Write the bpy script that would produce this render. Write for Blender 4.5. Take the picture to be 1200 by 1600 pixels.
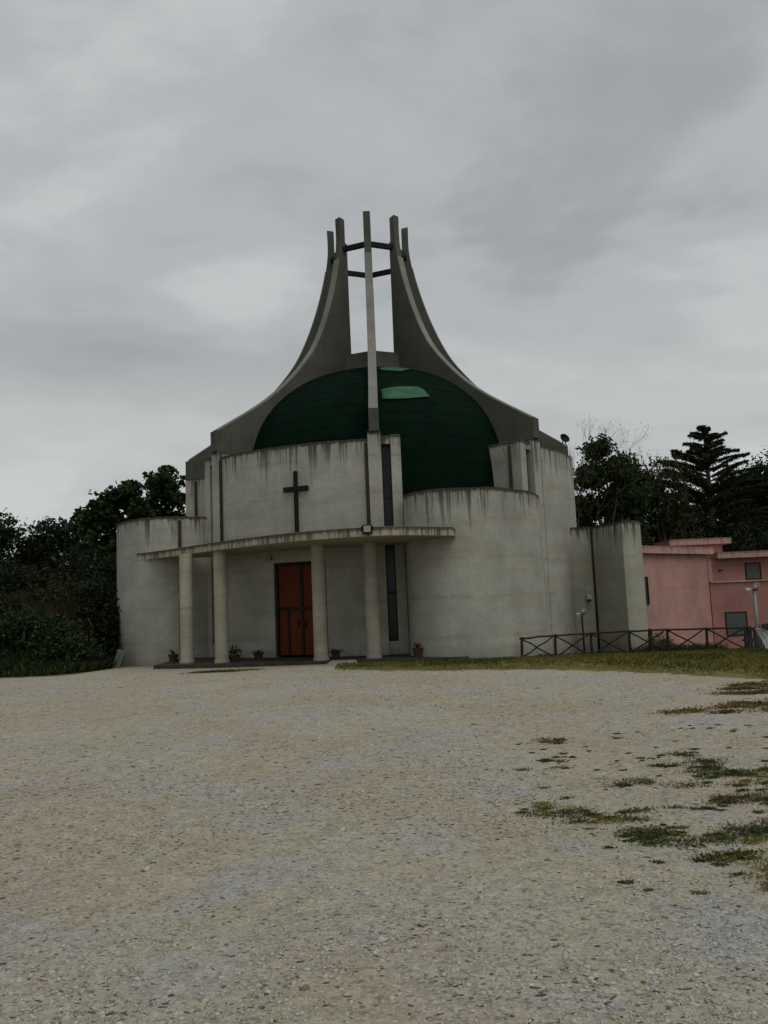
import bpy, math, random
import numpy as np
from mathutils import Matrix, Vector
R_ = math.radians
for o in list(bpy.data.objects): bpy.data.objects.remove(o, do_unlink=True)
scene = bpy.context.scene
COL = scene.collection

# ------------------------------------------------------------------ camera
PITCH, ROLL, CAMZ = math.atan(139/1250), .042, 1.75
fw = Vector((0, math.cos(PITCH), math.sin(PITCH))); r0 = Vector((1, 0, 0)); u0 = Vector((0, -math.sin(PITCH), math.cos(PITCH)))
rt = r0*math.cos(ROLL) - u0*math.sin(ROLL); up = r0*math.sin(ROLL) + u0*math.cos(ROLL)
cd = bpy.data.cameras.new('camera'); cam = bpy.data.objects.new('camera', cd); COL.objects.link(cam)
m = Matrix.Identity(4)
for i in range(3): m[i][0] = rt[i]; m[i][1] = up[i]; m[i][2] = -fw[i]; m[i][3] = (0, 0, CAMZ)[i]
cam.matrix_world = m
cd.sensor_fit = 'VERTICAL'; cd.sensor_height = 24; cd.lens = 24*1250/1600; cd.clip_start = .1; cd.clip_end = 2000
scene.camera = cam

# ------------------------------------------------------------------ sky: overcast cloud deck over a clear-sky model
SUN_EL, SUN_AZ = R_(62), R_(132)       # sun behind the cloud, to the right and behind the camera (azimuth from +Y, clockwise)
w = bpy.data.worlds.new('World'); scene.world = w; w.use_nodes = True
nt = w.node_tree; nt.nodes.clear()
def N(t, nt_=None, **kw):
    n = (nt_ or nt).nodes.new(t)
    for k, v in kw.items(): setattr(n, k, v)
    return n
def math_(nt_, op, a, b=None, c=None, clamp=False):
    n = nt_.nodes.new('ShaderNodeMath'); n.operation = op; n.use_clamp = clamp
    for i, v in enumerate((a, b, c)):
        if v is None: continue
        if isinstance(v, (int, float)): n.inputs[i].default_value = v
        else: nt_.links.new(v, n.inputs[i])
    return n.outputs[0]
def mixc(nt_, fac, a, b, mode='MIX'):
    n = nt_.nodes.new('ShaderNodeMix'); n.data_type = 'RGBA'; n.blend_type = mode
    for s, v in ((n.inputs[0], fac), (n.inputs[6], a), (n.inputs[7], b)):
        if isinstance(v, (int, float)): s.default_value = v
        elif isinstance(v, tuple): s.default_value = v if len(v) == 4 else (*v, 1)
        else: nt_.links.new(v, s)
    return n.outputs[2]
def ramp(nt_, fac, stops, interp='LINEAR'):
    n = nt_.nodes.new('ShaderNodeValToRGB'); cr = n.color_ramp; cr.interpolation = interp
    while len(cr.elements) < len(stops): cr.elements.new(.5)
    for e, (p, c) in zip(cr.elements, stops):
        e.position = p; e.color = (c, c, c, 1) if isinstance(c, (int, float)) else (*c, 1)
    nt_.links.new(fac, n.inputs[0]); return n.outputs[0]
sky = N('ShaderNodeTexSky', sky_type='NISHITA', sun_disc=False, sun_elevation=SUN_EL, sun_rotation=SUN_AZ)
tc = N('ShaderNodeTexCoord'); sx = N('ShaderNodeSeparateXYZ'); nt.links.new(tc.outputs['Generated'], sx.inputs[0])
zc = math_(nt, 'MAXIMUM', sx.outputs[2], 0.0)
den = math_(nt, 'ADD', zc, .22)
cx = math_(nt, 'DIVIDE', sx.outputs[0], den); cy = math_(nt, 'DIVIDE', sx.outputs[1], den)
cv = N('ShaderNodeCombineXYZ'); nt.links.new(cx, cv.inputs[0]); nt.links.new(cy, cv.inputs[1])
def noise_w(scale, detail, rough, off, dist=.3):
    mp = N('ShaderNodeMapping'); mp.inputs['Location'].default_value = off; mp.inputs['Scale'].default_value = (1, 1.35, 1)
    nt.links.new(cv.outputs[0], mp.inputs[0])
    n = N('ShaderNodeTexNoise'); n.inputs['Scale'].default_value = scale; n.inputs['Detail'].default_value = detail
    n.inputs['Roughness'].default_value = rough; n.inputs['Distortion'].default_value = dist
    nt.links.new(mp.outputs[0], n.inputs[0]); return n.outputs[0]
big = noise_w(.85, 4, .5, (3.1, .35, 0)); fine = noise_w(1.7, 7, .54, (7.3, 1.2, 2), .25)
cl = math_(nt, 'ADD', math_(nt, 'MULTIPLY', big, .55), math_(nt, 'MULTIPLY', fine, .45))
cloud = ramp(nt, cl, [(.37, (2.95, 3.1, 3.18)), (.45, (3.6, 3.78, 3.86)), (.53, (4.55, 4.75, 4.8)), (.6, (5.6, 5.8, 5.8))], 'EASE')
thin = ramp(nt, zc, [(0, (6.1, 6.35, 6.1)), (.2, (5.9, 6.15, 5.95)), (.36, (4.5, 4.7, 4.7)), (1, (4.5, 4.7, 4.7))], 'EASE')
hz = ramp(nt, zc, [(0, .8), (.22, .5), (.42, 0)], 'EASE')
cloud2 = mixc(nt, hz, cloud, thin)
skycol = mixc(nt, .95, sky.outputs[0], cloud2)
bg = N('ShaderNodeBackground'); bg.inputs[1].default_value = .1; nt.links.new(skycol, bg.inputs[0])
wo = N('ShaderNodeOutputWorld'); nt.links.new(bg.outputs[0], wo.inputs[0])
sl = bpy.data.lights.new('sun', 'SUN'); sl.energy = 1.3; sl.angle = R_(55); sl.color = (1, .97, .92)
so = bpy.data.objects.new('sun', sl); COL.objects.link(so)
sd = Vector((math.sin(SUN_AZ)*math.cos(SUN_EL), math.cos(SUN_AZ)*math.cos(SUN_EL), math.sin(SUN_EL)))
so.rotation_euler = (-sd).to_track_quat('-Z', 'Y').to_euler()
scene.view_settings.view_transform = 'Standard'; scene.view_settings.look = 'None'
scene.view_settings.gamma = 1; scene.view_settings.exposure = 0; scene.view_settings.use_curve_mapping = False
scene.render.engine = 'CYCLES'

# ------------------------------------------------------------------ helpers
rng = np.random.default_rng(7); random.seed(7)
def mesh(name, v, f, attrs=None, cols=None, smooth=False):
    me = bpy.data.meshes.new(name)
    if isinstance(f, np.ndarray):
        v = np.asarray(v, np.float32); k = f.shape[1]; n = len(f)
        me.vertices.add(len(v)); me.vertices.foreach_set('co', v.ravel())
        me.loops.add(n*k); me.loops.foreach_set('vertex_index', f.astype(np.int32).ravel())
        me.polygons.add(n); me.polygons.foreach_set('loop_start', np.arange(0, n*k, k, dtype=np.int32))
        me.polygons.foreach_set('loop_total', np.full(n, k, np.int32)); me.update(calc_edges=True)
    else:
        me.from_pydata([tuple(map(float, p)) for p in v], [], f); me.update()
    for k_, a in (attrs or {}).items():
        at = me.attributes.new(k_, 'FLOAT', 'POINT'); at.data.foreach_set('value', np.asarray(a, np.float32))
    if cols is not None:
        at = me.attributes.new('tint', 'FLOAT_COLOR', 'POINT')
        c = np.ones((len(cols), 4), np.float32); c[:, :3] = cols; at.data.foreach_set('color', c.ravel())
    if smooth: me.polygons.foreach_set('use_smooth', np.ones(len(me.polygons), bool))
    return me
def link(name, me, mat=None, parent=None, **props):
    """one mesh object; vertices are given in world space, so a child cancels its parent's offset"""
    o = bpy.data.objects.new(name, me); COL.objects.link(o)
    if mat is not None and len(me.materials) == 0: me.materials.append(mat)
    if parent is not None:
        o.parent = parent
        p, off = parent, Vector((0, 0, 0))
        while p is not None: off += p.location; p = p.parent
        o.location = -off
    for k, v in props.items(): o[k] = v
    return o
def thing(name, label, cat, loc=(0, 0, 0), group=None):
    o = bpy.data.objects.new(name, None); COL.objects.link(o); o.location = loc; o.empty_display_size = .3
    o['label'] = label; o['category'] = cat
    if group: o['group'] = group
    return o
def tag(o, label, cat, group=None):
    o['label'] = label; o['category'] = cat
    if group: o['group'] = group
    return o
class MB:
    def __init__(s): s.v = []; s.f = []
    def add(s, v, f):
        b = len(s.v); s.v += [tuple(p) for p in v]; s.f += [tuple(i+b for i in q) for q in f]; return s
    def box(s, o, ex, ey, ez, x, y, z):
        """box in the frame (o; ex, ey, ez) over ranges x, y, z"""
        o, ex, ey, ez = map(np.array, (o, ex, ey, ez)); v = []
        for c in z:
            for (a, b) in ((0, 0), (1, 0), (1, 1), (0, 1)): v.append(o+ex*x[a]+ey*y[b]+ez*c)
        return s.add(v, [(3, 2, 1, 0), (4, 5, 6, 7), (0, 1, 5, 4), (1, 2, 6, 5), (2, 3, 7, 6), (3, 0, 4, 7)])
    def prism(s, poly, z0, z1):
        n = len(poly); z0 = z0 if hasattr(z0, '__len__') else [z0]*n; z1 = z1 if hasattr(z1, '__len__') else [z1]*n
        v = [(p[0], p[1], z0[i]) for i, p in enumerate(poly)]+[(p[0], p[1], z1[i]) for i, p in enumerate(poly)]
        return s.add(v, [tuple(range(n-1, -1, -1)), tuple(range(n, 2*n))]+[(i, (i+1) % n, n+(i+1) % n, n+i) for i in range(n)])
    def tube(s, pts, rad, k=8, cap=True):
        pts = [np.array(p, float) for p in pts]; rad = rad if hasattr(rad, '__len__') else [rad]*len(pts)
        rings = []; t0 = None
        for i, p in enumerate(pts):
            t = pts[min(i+1, len(pts)-1)]-pts[max(i-1, 0)]; t = t/(np.linalg.norm(t)+1e-9)
            if t0 is None: a = np.cross(t, (0, 0, 1) if abs(t[2]) < .9 else (1, 0, 0))
            else: a = a-t*(a@t)
            a = a/np.linalg.norm(a); b = np.cross(t, a); t0 = t
            rings.append([p+rad[i]*(math.cos(q)*a+math.sin(q)*b) for q in np.linspace(0, 2*math.pi, k, endpoint=False)])
        n = len(rings); f = [(i*k+j, i*k+(j+1) % k, (i+1)*k+(j+1) % k, (i+1)*k+j) for i in range(n-1) for j in range(k)]
        if cap: f += [tuple(range(k-1, -1, -1)), tuple(range((n-1)*k, n*k))]
        return s.add([q for r in rings for q in r], f)
    def lathe(s, prof, c=(0, 0, 0), k=24, cap=True):
        v = [(c[0]+r*math.cos(a), c[1]+r*math.sin(a), c[2]+z) for r, z in prof for a in np.linspace(0, 2*math.pi, k, endpoint=False)]
        n = len(prof); f = [(i*k+j, i*k+(j+1) % k, (i+1)*k+(j+1) % k, (i+1)*k+j) for i in range(n-1) for j in range(k)]
        if cap: f += [tuple(range(k-1, -1, -1)), tuple(range((n-1)*k, n*k))]
        return s.add(v, f)
    def build(s, name, mat, parent=None, bevel=0, smooth=False, attrs=None, **props):
        me = mesh(name, s.v, s.f, attrs=attrs, smooth=smooth); o = link(name, me, mat, parent, **props)
        if bevel:
            b = o.modifiers.new('bevel', 'BEVEL'); b.width = bevel; b.segments = 2; b.limit_method = 'ANGLE'
        return o
def spline(pts, n=12):
    p = [np.array(q, float) for q in pts]; p = [2*p[0]-p[1]]+p+[2*p[-1]-p[-2]]; out = []
    for i in range(1, len(p)-2):
        for t in np.linspace(0, 1, n, endpoint=False):
            a, b, c, d = p[i-1:i+3]
            out.append(.5*((2*b)+(c-a)*t+(2*a-5*b+4*c-d)*t*t+(3*b-a-3*c+d)*t**3))
    out.append(p[-2]); return out

# ------------------------------------------------------------------ materials
def newmat(name):
    mt = bpy.data.materials.new(name); mt.use_nodes = True; t = mt.node_tree; b = t.nodes['Principled BSDF']; return mt, t, b
def noise(t, scale, detail=4, rough=.55, vec=None, mscale=None, dist=0):
    n = t.nodes.new('ShaderNodeTexNoise'); n.inputs['Scale'].default_value = scale; n.inputs['Detail'].default_value = detail
    n.inputs['Roughness'].default_value = rough; n.inputs['Distortion'].default_value = dist
    if vec is None: vec = t.nodes.new('ShaderNodeNewGeometry').outputs['Position']
    if mscale:
        mp = t.nodes.new('ShaderNodeMapping'); mp.inputs['Scale'].default_value = mscale; t.links.new(vec, mp.inputs[0]); vec = mp.outputs[0]
    t.links.new(vec, n.inputs[0]); return n.outputs[0]
def attr(t, name, color=False):
    n = t.nodes.new('ShaderNodeAttribute'); n.attribute_name = name; return n.outputs['Color' if color else 'Fac']
def bump(t, b, h, strength=.3, dist=.02):
    n = t.nodes.new('ShaderNodeBump'); n.inputs['Strength'].default_value = strength; n.inputs['Distance'].default_value = dist
    t.links.new(h, n.inputs['Height']); t.links.new(n.outputs[0], b.inputs['Normal'])
def plain(name, c, rough=.6, var=.18, scale=3, metal=0, bmp=0, spec=.12):
    mt, t, b = newmat(name); n = noise(t, scale, 5)
    f = ramp(t, n, [(.3, 0), (.7, 1)])
    t.links.new(mixc(t, f, tuple(x*(1-var) for x in c), tuple(min(1, x*(1+var)) for x in c)), b.inputs['Base Color'])
    b.inputs['Roughness'].default_value = rough; b.inputs['Metallic'].default_value = metal; b.inputs['Specular IOR Level'].default_value = spec
    if bmp: bump(t, b, noise(t, scale*8, 3), bmp, .01)
    return mt
def plaster(name, c, stain=1.0, warm=(.25, .22, .155), dark=(.022, .019, .014), foot=1.0):
    """weathered rendered concrete: blotches, pour bands, black run-off streaks below the coping ('drop' = metres below the top)"""
    mt, t, b = newmat(name)
    blot = ramp(t, noise(t, .6, 7, .66), [(.34, 0), (.66, 1)])
    col = mixc(t, blot, tuple(x*.8 for x in c), tuple(x*1.14 for x in c))
    fine_ = ramp(t, noise(t, 9, 5, .65), [(.25, .86), (.75, 1.08)]); col = mixc(t, 1, col, fine_, 'MULTIPLY')
    wb = ramp(t, noise(t, .8, 5, .6, mscale=(.35, .35, 2.6)), [(.48, 0), (.7, .5)]); col = mixc(t, wb, col, warm)
    zz_ = t.nodes.new('ShaderNodeSeparateXYZ'); t.links.new(t.nodes.new('ShaderNodeNewGeometry').outputs['Position'], zz_.inputs[0])
    jn = math_(t, 'ABSOLUTE', math_(t, 'SUBTRACT', math_(t, 'FRACT', math_(t, 'DIVIDE', math_(t, 'ADD', zz_.outputs[2], math_(t, 'MULTIPLY', noise(t, .9, 3), .12)), 1.22)), .5))
    jm = math_(t, 'MULTIPLY', ramp(t, jn, [(.0, 1), (.035, .5), (.09, 0)]), ramp(t, noise(t, 1.4, 5, .7), [(.4, 0), (.65, .32)])); col = mixc(t, jm, col, tuple(x*.5 for x in warm))
    vs = ramp(t, noise(t, 2.2, 4, .6, mscale=(1.3, 1.3, .1)), [(.42, 0), (.72, .2)]); col = mixc(t, vs, col, tuple(x*.6 for x in c))
    dr = attr(t, 'drop')
    gn_ = t.nodes.new('ShaderNodeSeparateXYZ'); t.links.new(t.nodes.new('ShaderNodeNewGeometry').outputs['Normal'], gn_.inputs[0])
    upright = ramp(t, math_(t, 'ABSOLUTE', gn_.outputs[2]), [(.3, 1), (.7, .0)])
    ln_ = math_(t, 'ADD', .12, math_(t, 'MULTIPLY', ramp(t, noise(t, 2.6, 3, .6, mscale=(1, 1, .03)), [(.4, 0), (.72, 1)]), 1.9))
    fade = math_(t, 'SUBTRACT', 1, math_(t, 'DIVIDE', dr, ln_), clamp=True)
    run = ramp(t, noise(t, 5.5, 4, .62, mscale=(1, 1, .035)), [(.5, 0), (.57, .85), (.7, 1)])
    run2 = ramp(t, noise(t, 15, 3, .6, mscale=(1, 1, .03)), [(.53, 0), (.61, .85)])
    k = math_(t, 'MULTIPLY', math_(t, 'MULTIPLY', math_(t, 'MAXIMUM', run, run2), math_(t, 'POWER', fade, .8)), math_(t, 'MULTIPLY', upright, .9*stain))
    col = mixc(t, k, col, dark)
    edge = math_(t, 'SUBTRACT', math_(t, 'MULTIPLY', noise(t, 5, 6, .75), .3), dr)
    col = mixc(t, math_(t, 'MULTIPLY', ramp(t, edge, [(.0, 0), (.09, .9*stain)]), upright), col, (.05, .045, .034))
    top_ = ramp(t, gn_.outputs[2], [(.6, 0), (.8, .6*stain)]); col = mixc(t, top_, col, (.07, .065, .05))
    z = t.nodes.new('ShaderNodeSeparateXYZ'); t.links.new(t.nodes.new('ShaderNodeNewGeometry').outputs['Position'], z.inputs[0])
    ft = math_(t, 'SUBTRACT', math_(t, 'MULTIPLY', noise(t, 1.6, 5, .65), .9), z.outputs[2])
    col = mixc(t, ramp(t, ft, [(.1, 0), (.75, .45*foot)]), col, (.12, .11, .08))
    t.links.new(col, b.inputs['Base Color']); b.inputs['Roughness'].default_value = .9; b.inputs['Specular IOR Level'].default_value = .15
    bump(t, b, noise(t, 22, 5, .7), .25, .012); return mt
M = {}
WALL = (.348, .345, .295)
M['wall'] = plaster('weathered_render', WALL, 1.1)
M['canopy'] = plaster('canopy_render', (.36, .325, .24), 1.0, foot=0)
M['column'] = plaster('column_render', (.365, .338, .265), 0, foot=.5)
M['annex'] = plaster('annex_render', (.315, .313, .258), 1.25)
M['raw'] = plaster('bare_concrete', (.085, .085, .072), .3, warm=(.075, .068, .05), foot=0)
M['cap'] = plaster('pale_capping', (.2, .2, .175), .2, warm=(.17, .16, .13), foot=0)
M['plinth'] = plain('dark_stone', (.045, .042, .036), .8, .3, 4, bmp=.2)
M['ramp'] = plain('pale_slab', (.3, .29, .25), .9, .2, 4, bmp=.2)
M['pipe'] = plain('downpipe_brown', (.022, .017, .015), .7)
M['iron'] = plain('dark_iron', (.01, .01, .01), .55, metal=.3)
M['cross'] = plain('dark_timber', (.014, .012, .01), .8, bmp=.2)
M['glass'] = plain('dark_glass', (.006, .006, .006), .25, .1, spec=.25)
M['frame'] = plain('dark_frame', (.02, .017, .015), .5)
M['grey'] = plain('grey_metal', (.22, .22, .21), .5, metal=.4)
M['lens'] = plain('lamp_lens', (.25, .25, .23), .2, spec=.5)
M['white'] = plain('white_plastic', (.36, .36, .32), .5)
M['slab'] = plain('grey_slab', (.13, .135, .13), .85, .25, 5, bmp=.25)
M['terracotta'] = plain('terracotta', (.07, .034, .022), .85, .3, 9, bmp=.15)
M['soil'] = plain('potting_soil', (.03, .024, .018), .95, .3, 20)
M['fence'] = plain('weathered_timber', (.03, .023, .018), .85, .35, 7, bmp=.3)
M['pale'] = plain('grey_palings', (.035, .036, .033), .9, .45, 5, bmp=.3)
M['sheet'] = plain('white_sheet', (.42, .43, .42), .6, .15, 3)
M['shutter'] = plain('grey_shutter', (.09, .1, .095), .6, .1)
M['pinktrim'] = plaster('pink_trim', (.46, .28, .235), .5, warm=(.4, .26, .2), foot=0)
M['pink'] = plaster('pink_render', (.42, .238, .2), 0, warm=(.38, .235, .185), foot=0)
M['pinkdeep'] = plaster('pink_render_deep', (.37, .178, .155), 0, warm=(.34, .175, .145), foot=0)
M['basewhite'] = plain('white_base_band', (.45, .45, .42), .9, .15)
M['bark'] = plain('bark', (.06, .05, .04), .9, .35, 6, bmp=.5)
# orange door: wood grain
mt, t, b = newmat('orange_door'); M['door'] = mt
g = ramp(t, noise(t, 5, 5, .6, mscale=(3, 3, .35)), [(.3, 0), (.7, 1)])
t.links.new(mixc(t, g, (.085, .017, .004), (.13, .028, .006)), b.inputs['Base Color']); b.inputs['Roughness'].default_value = .6; b.inputs['Specular IOR Level'].default_value = .15
# dome sheet
mt, t, b = newmat('green_roofing'); M['dome'] = mt
g = ramp(t, noise(t, 1.3, 6, .6), [(.3, 0), (.75, 1)])
col = mixc(t, g, (.0011, .007, .0035), (.0024, .012, .006))
g2 = ramp(t, noise(t, 2.2, 4, .6, mscale=(1, 1, .15)), [(.55, 0), (.8, .5)]); col = mixc(t, g2, col, (.007, .016, .007))
t.links.new(col, b.inputs['Base Color']); b.inputs['Roughness'].default_value = .8; b.inputs['Specular IOR Level'].default_value = .03; bump(t, b, noise(t, 30, 3), .15, .01)
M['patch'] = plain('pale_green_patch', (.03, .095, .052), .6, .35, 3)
# foliage: per-leaf tint
def foliage(name, dry=0):
    mt, t, b = newmat(name); t.links.new(attr(t, 'tint', True), b.inputs['Base Color'])
    b.inputs['Roughness'].default_value = .6; b.inputs['Specular IOR Level'].default_value = .12
    tr = t.nodes.new('ShaderNodeBsdfTranslucent'); t.links.new(attr(t, 'tint', True), tr.inputs[0])
    mx = t.nodes.new('ShaderNodeMixShader'); mx.inputs[0].default_value = .15
    t.links.new(b.outputs[0], mx.inputs[1]); t.links.new(tr.outputs[0], mx.inputs[2])
    t.links.new(mx.outputs[0], t.nodes['Material Output'].inputs[0]); return mt
M['leaf'] = foliage('leaves'); M['blade'] = foliage('grass_blades')
mt, t, b = newmat('gravel_stones'); M['stone'] = mt
sp = ramp(t, noise(t, 160, 3), [(.3, .8), (.7, 1.15)])
t.links.new(mixc(t, 1, attr(t, 'tint', True), sp, 'MULTIPLY'), b.inputs['Base Color']); b.inputs['Roughness'].default_value = .9; b.inputs['Specular IOR Level'].default_value = .2
# ground
mt, t, b = newmat('gravel_ground'); M['ground'] = mt
pos = t.nodes.new('ShaderNodeNewGeometry').outputs['Position']
big_ = ramp(t, noise(t, .3, 5, .6), [(.33, 0), (.7, 1)])
col = mixc(t, big_, (.34, .306, .222), (.382, .354, .285))
blue = ramp(t, noise(t, .75, 6, .65, dist=.6), [(.5, 0), (.66, .85)]); col = mixc(t, blue, col, (.335, .332, .335))
tan_ = ramp(t, noise(t, .45, 5, .65, mscale=(1, 1.0, 1)), [(.5, 0), (.68, .7)]); col = mixc(t, tan_, col, (.335, .265, .185))
mid_ = ramp(t, noise(t, 7, 6, .7), [(.25, .72), (.75, 1.18)]); col = mixc(t, 1, col, mid_, 'MULTIPLY')
vo = t.nodes.new('ShaderNodeTexVoronoi'); vo.inputs['Scale'].default_value = 46; t.links.new(pos, vo.inputs[0])
cell = t.nodes.new('ShaderNodeSeparateColor'); t.links.new(vo.outputs['Color'], cell.inputs[0])
cc = ramp(t, cell.outputs[0], [(0, .5), (.12, .84), (.5, 1), (1, 1.18)]); col = mixc(t, .85, col, cc, 'MULTIPLY')
rim = ramp(t, vo.outputs['Distance'], [(.35, 1), (.75, .7)]); col = mixc(t, .55, col, rim, 'MULTIPLY')
vo2 = t.nodes.new('ShaderNodeTexVoronoi'); vo2.inputs['Scale'].default_value = 13; t.links.new(pos, vo2.inputs[0])
c2 = t.nodes.new('ShaderNodeSeparateColor'); t.links.new(vo2.outputs['Color'], c2.inputs[0])
spk = math_(t, 'MULTIPLY', ramp(t, vo2.outputs['Distance'], [(.12, 1), (.24, 0)]), math_(t, 'GREATER_THAN', c2.outputs[0], .6))
spk = math_(t, 'MULTIPLY', spk, ramp(t, noise(t, 1.1, 4, .6), [(.38, .15), (.58, .95)])); col = mixc(t, spk, col, (.05, .045, .032))  # dark specks: litter and the shade beneath stones, painted into the ground colour
gm = attr(t, 'grassy'); gn = math_(t, 'ADD', gm, math_(t, 'MULTIPLY', math_(t, 'SUBTRACT', noise(t, 2.4, 6, .7), .5), .95))
soil = mixc(t, ramp(t, noise(t, 1.7, 5, .65), [(.35, 0), (.68, 1)]), (.09, .085, .028), (.17, .138, .05))
col = mixc(t, ramp(t, gn, [(.42, 0), (.58, 1)]), col, soil)
col = mixc(t, attr(t, 'bank'), col, mixc(t, noise(t, .8, 5), (.015, .02, .008), (.035, .03, .015)))
t.links.new(col, b.inputs['Base Color']); b.inputs['Roughness'].default_value = .95; b.inputs['Specular IOR Level'].default_value = .1
hh = math_(t, 'ADD', math_(t, 'MULTIPLY', math_(t, 'SUBTRACT', 1, vo.outputs['Distance']), .5), noise(t, 40, 5, .7))
bump(t, b, hh, .75, .016)

# ------------------------------------------------------------------ ground
def sst(a, b_, x): q = np.clip((x-a)/(b_-a), 0, 1); return q*q*(3-2*q)
def gz(x, y):
    x = np.asarray(x, float); y = np.asarray(y, float)
    z = -.035*np.maximum(y-22, 0)*(1+sst(0, 6, x))*(y < 400)
    z = np.where(y > 36, np.maximum(z, -.98), z)
    rt_ = sst(6.5, 10, x); z2 = -.28-.098*np.maximum(y-26, 0); z2 = np.maximum(z2, -2.25)
    z = z*(1-rt_*(y > 26))+z2*rt_*(y > 26)
    bank = sst(-9.8, -12.5, x)*sst(25.5, 36, y); z = z+bank*2.6
    return z+.03*np.sin(x*.7+1)*np.sin(y*.5)*sst(4, 8, y)
EDGE_X = [-60, -11, -9.8, -9, -2.2, -1.5, 1, 3.7, 5.7, 7.1, 9, 12, 60]
EDGE_Y = [24, 24.2, 24.4, 40, 40, 21.6, 20.2, 19.0, 17.2, 15.4, 13.2, 10.5, 8]
PATCH = [(1.87, 9.98, .22, .22), (3.25, 7.65, .42, .5), (3.9, 7.5, .6, .5), (3.02, 8.1, .1, .1), (1.44, 6.65, .3, .12), (1.75, 6.5, .3, .14), (2.0, 5.87, .34, .17), (2.45, 5.95, .4, .22),
         (1.73, 5.98, .25, .16), (2.25, 5.3, .22, .2), (2.2, 4.95, .2, .22), (2.1, 5.45, .2, .12), (2.7, 8.2, .08, .08), (3.07, 8.65, .1, .1), (1.72, 8.75, .14, .15),
         (6.5, 14, .7, .9), (5.6, 11.8, .9, .5), (-4.7, 22.3, .7, .35), (3.1, 6.8, .5, .3), (2.9, 5.9, .4, .3), (2.75, 5.2, .35, .35), (1.2, 6.9, .12, .1), (2.1, 7.6, .12, .1), (2.5, 6.6, .2, .08)]
def grassmask(x, y):
    e = np.interp(x, EDGE_X, EDGE_Y); g = np.clip(.5+(y-e)*.55, 0, 1)
    g = np.where((x > -9) & (x < -2.2), 0, g)
    for (px, py, a, c) in PATCH: g = np.maximum(g, (.45 if py < 11 else (.48 if py < 20 else .2))*np.exp(-(((x-px)/(a*1.25))**2+((y-py)/(c*1.25))**2)))
    return g
def lines(segs):
    out = []
    for a, b_, st in segs: out += list(np.arange(a, b_, st))
    return np.array(out)
xs = lines([(-400, -60, 20), (-60, -20, 2), (-20, -8, .5), (-8, 8, .12), (8, 20, .4), (20, 60, 2), (60, 420, 20)])
ys = lines([(-60, -4, 8), (-4, 2.5, .5), (2.5, 12, .08), (12, 27, .18), (27, 40, .5), (40, 80, 2), (80, 620, 20)])
X, Y = np.meshgrid(xs, ys); Z = gz(X, Y)
near = np.exp(-np.maximum(np.abs(X)-8, 0))*(1-sst(14, 24, Y))*sst(1, 3, Y)
def vnoise(x, y, s, seed):
    r = np.random.default_rng(seed).random((257, 257)); fx = x/s; fy = y/s; ix = np.floor(fx).astype(int); iy = np.floor(fy).astype(int)
    u = fx-ix; v = fy-iy; u = u*u*(3-2*u); v = v*v*(3-2*v); i0, i1, j0, j1 = ix % 256, (ix+1) % 256, iy % 256, (iy+1) % 256
    return (r[i0, j0]*(1-u)+r[i1, j0]*u)*(1-v)+(r[i0, j1]*(1-u)+r[i1, j1]*u)*v-.5
def micro(x, y): return vnoise(x, y, 1.3, 1)*.045+vnoise(x, y, .45, 2)*.02+vnoise(x, y, .16, 3)*.012
Z = Z+near*micro(X, Y)
def gzm(x, y):
    x = np.asarray(x, float); y = np.asarray(y, float)
    return gz(x, y)+np.exp(-np.maximum(np.abs(x)-8, 0))*(1-sst(14, 24, y))*sst(1, 3, y)*micro(x, y)
nx, ny = len(xs), len(ys); idx = np.arange(nx*ny).reshape(ny, nx)
fq = np.stack([idx[:-1, :-1], idx[:-1, 1:], idx[1:, 1:], idx[1:, :-1]], -1).reshape(-1, 4)
V = np.stack([X, Y, Z], -1).reshape(-1, 3)
bankm = np.clip(sst(-10.2, -12, X)*sst(25, 27, Y)+sst(30, 40, Y)+sst(18, 26, np.abs(X)), 0, 1)
link('ground', mesh('ground', V, fq, attrs={'grassy': grassmask(X, Y).ravel(), 'bank': bankm.ravel()}, smooth=True), M['ground'], kind='structure')

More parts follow.
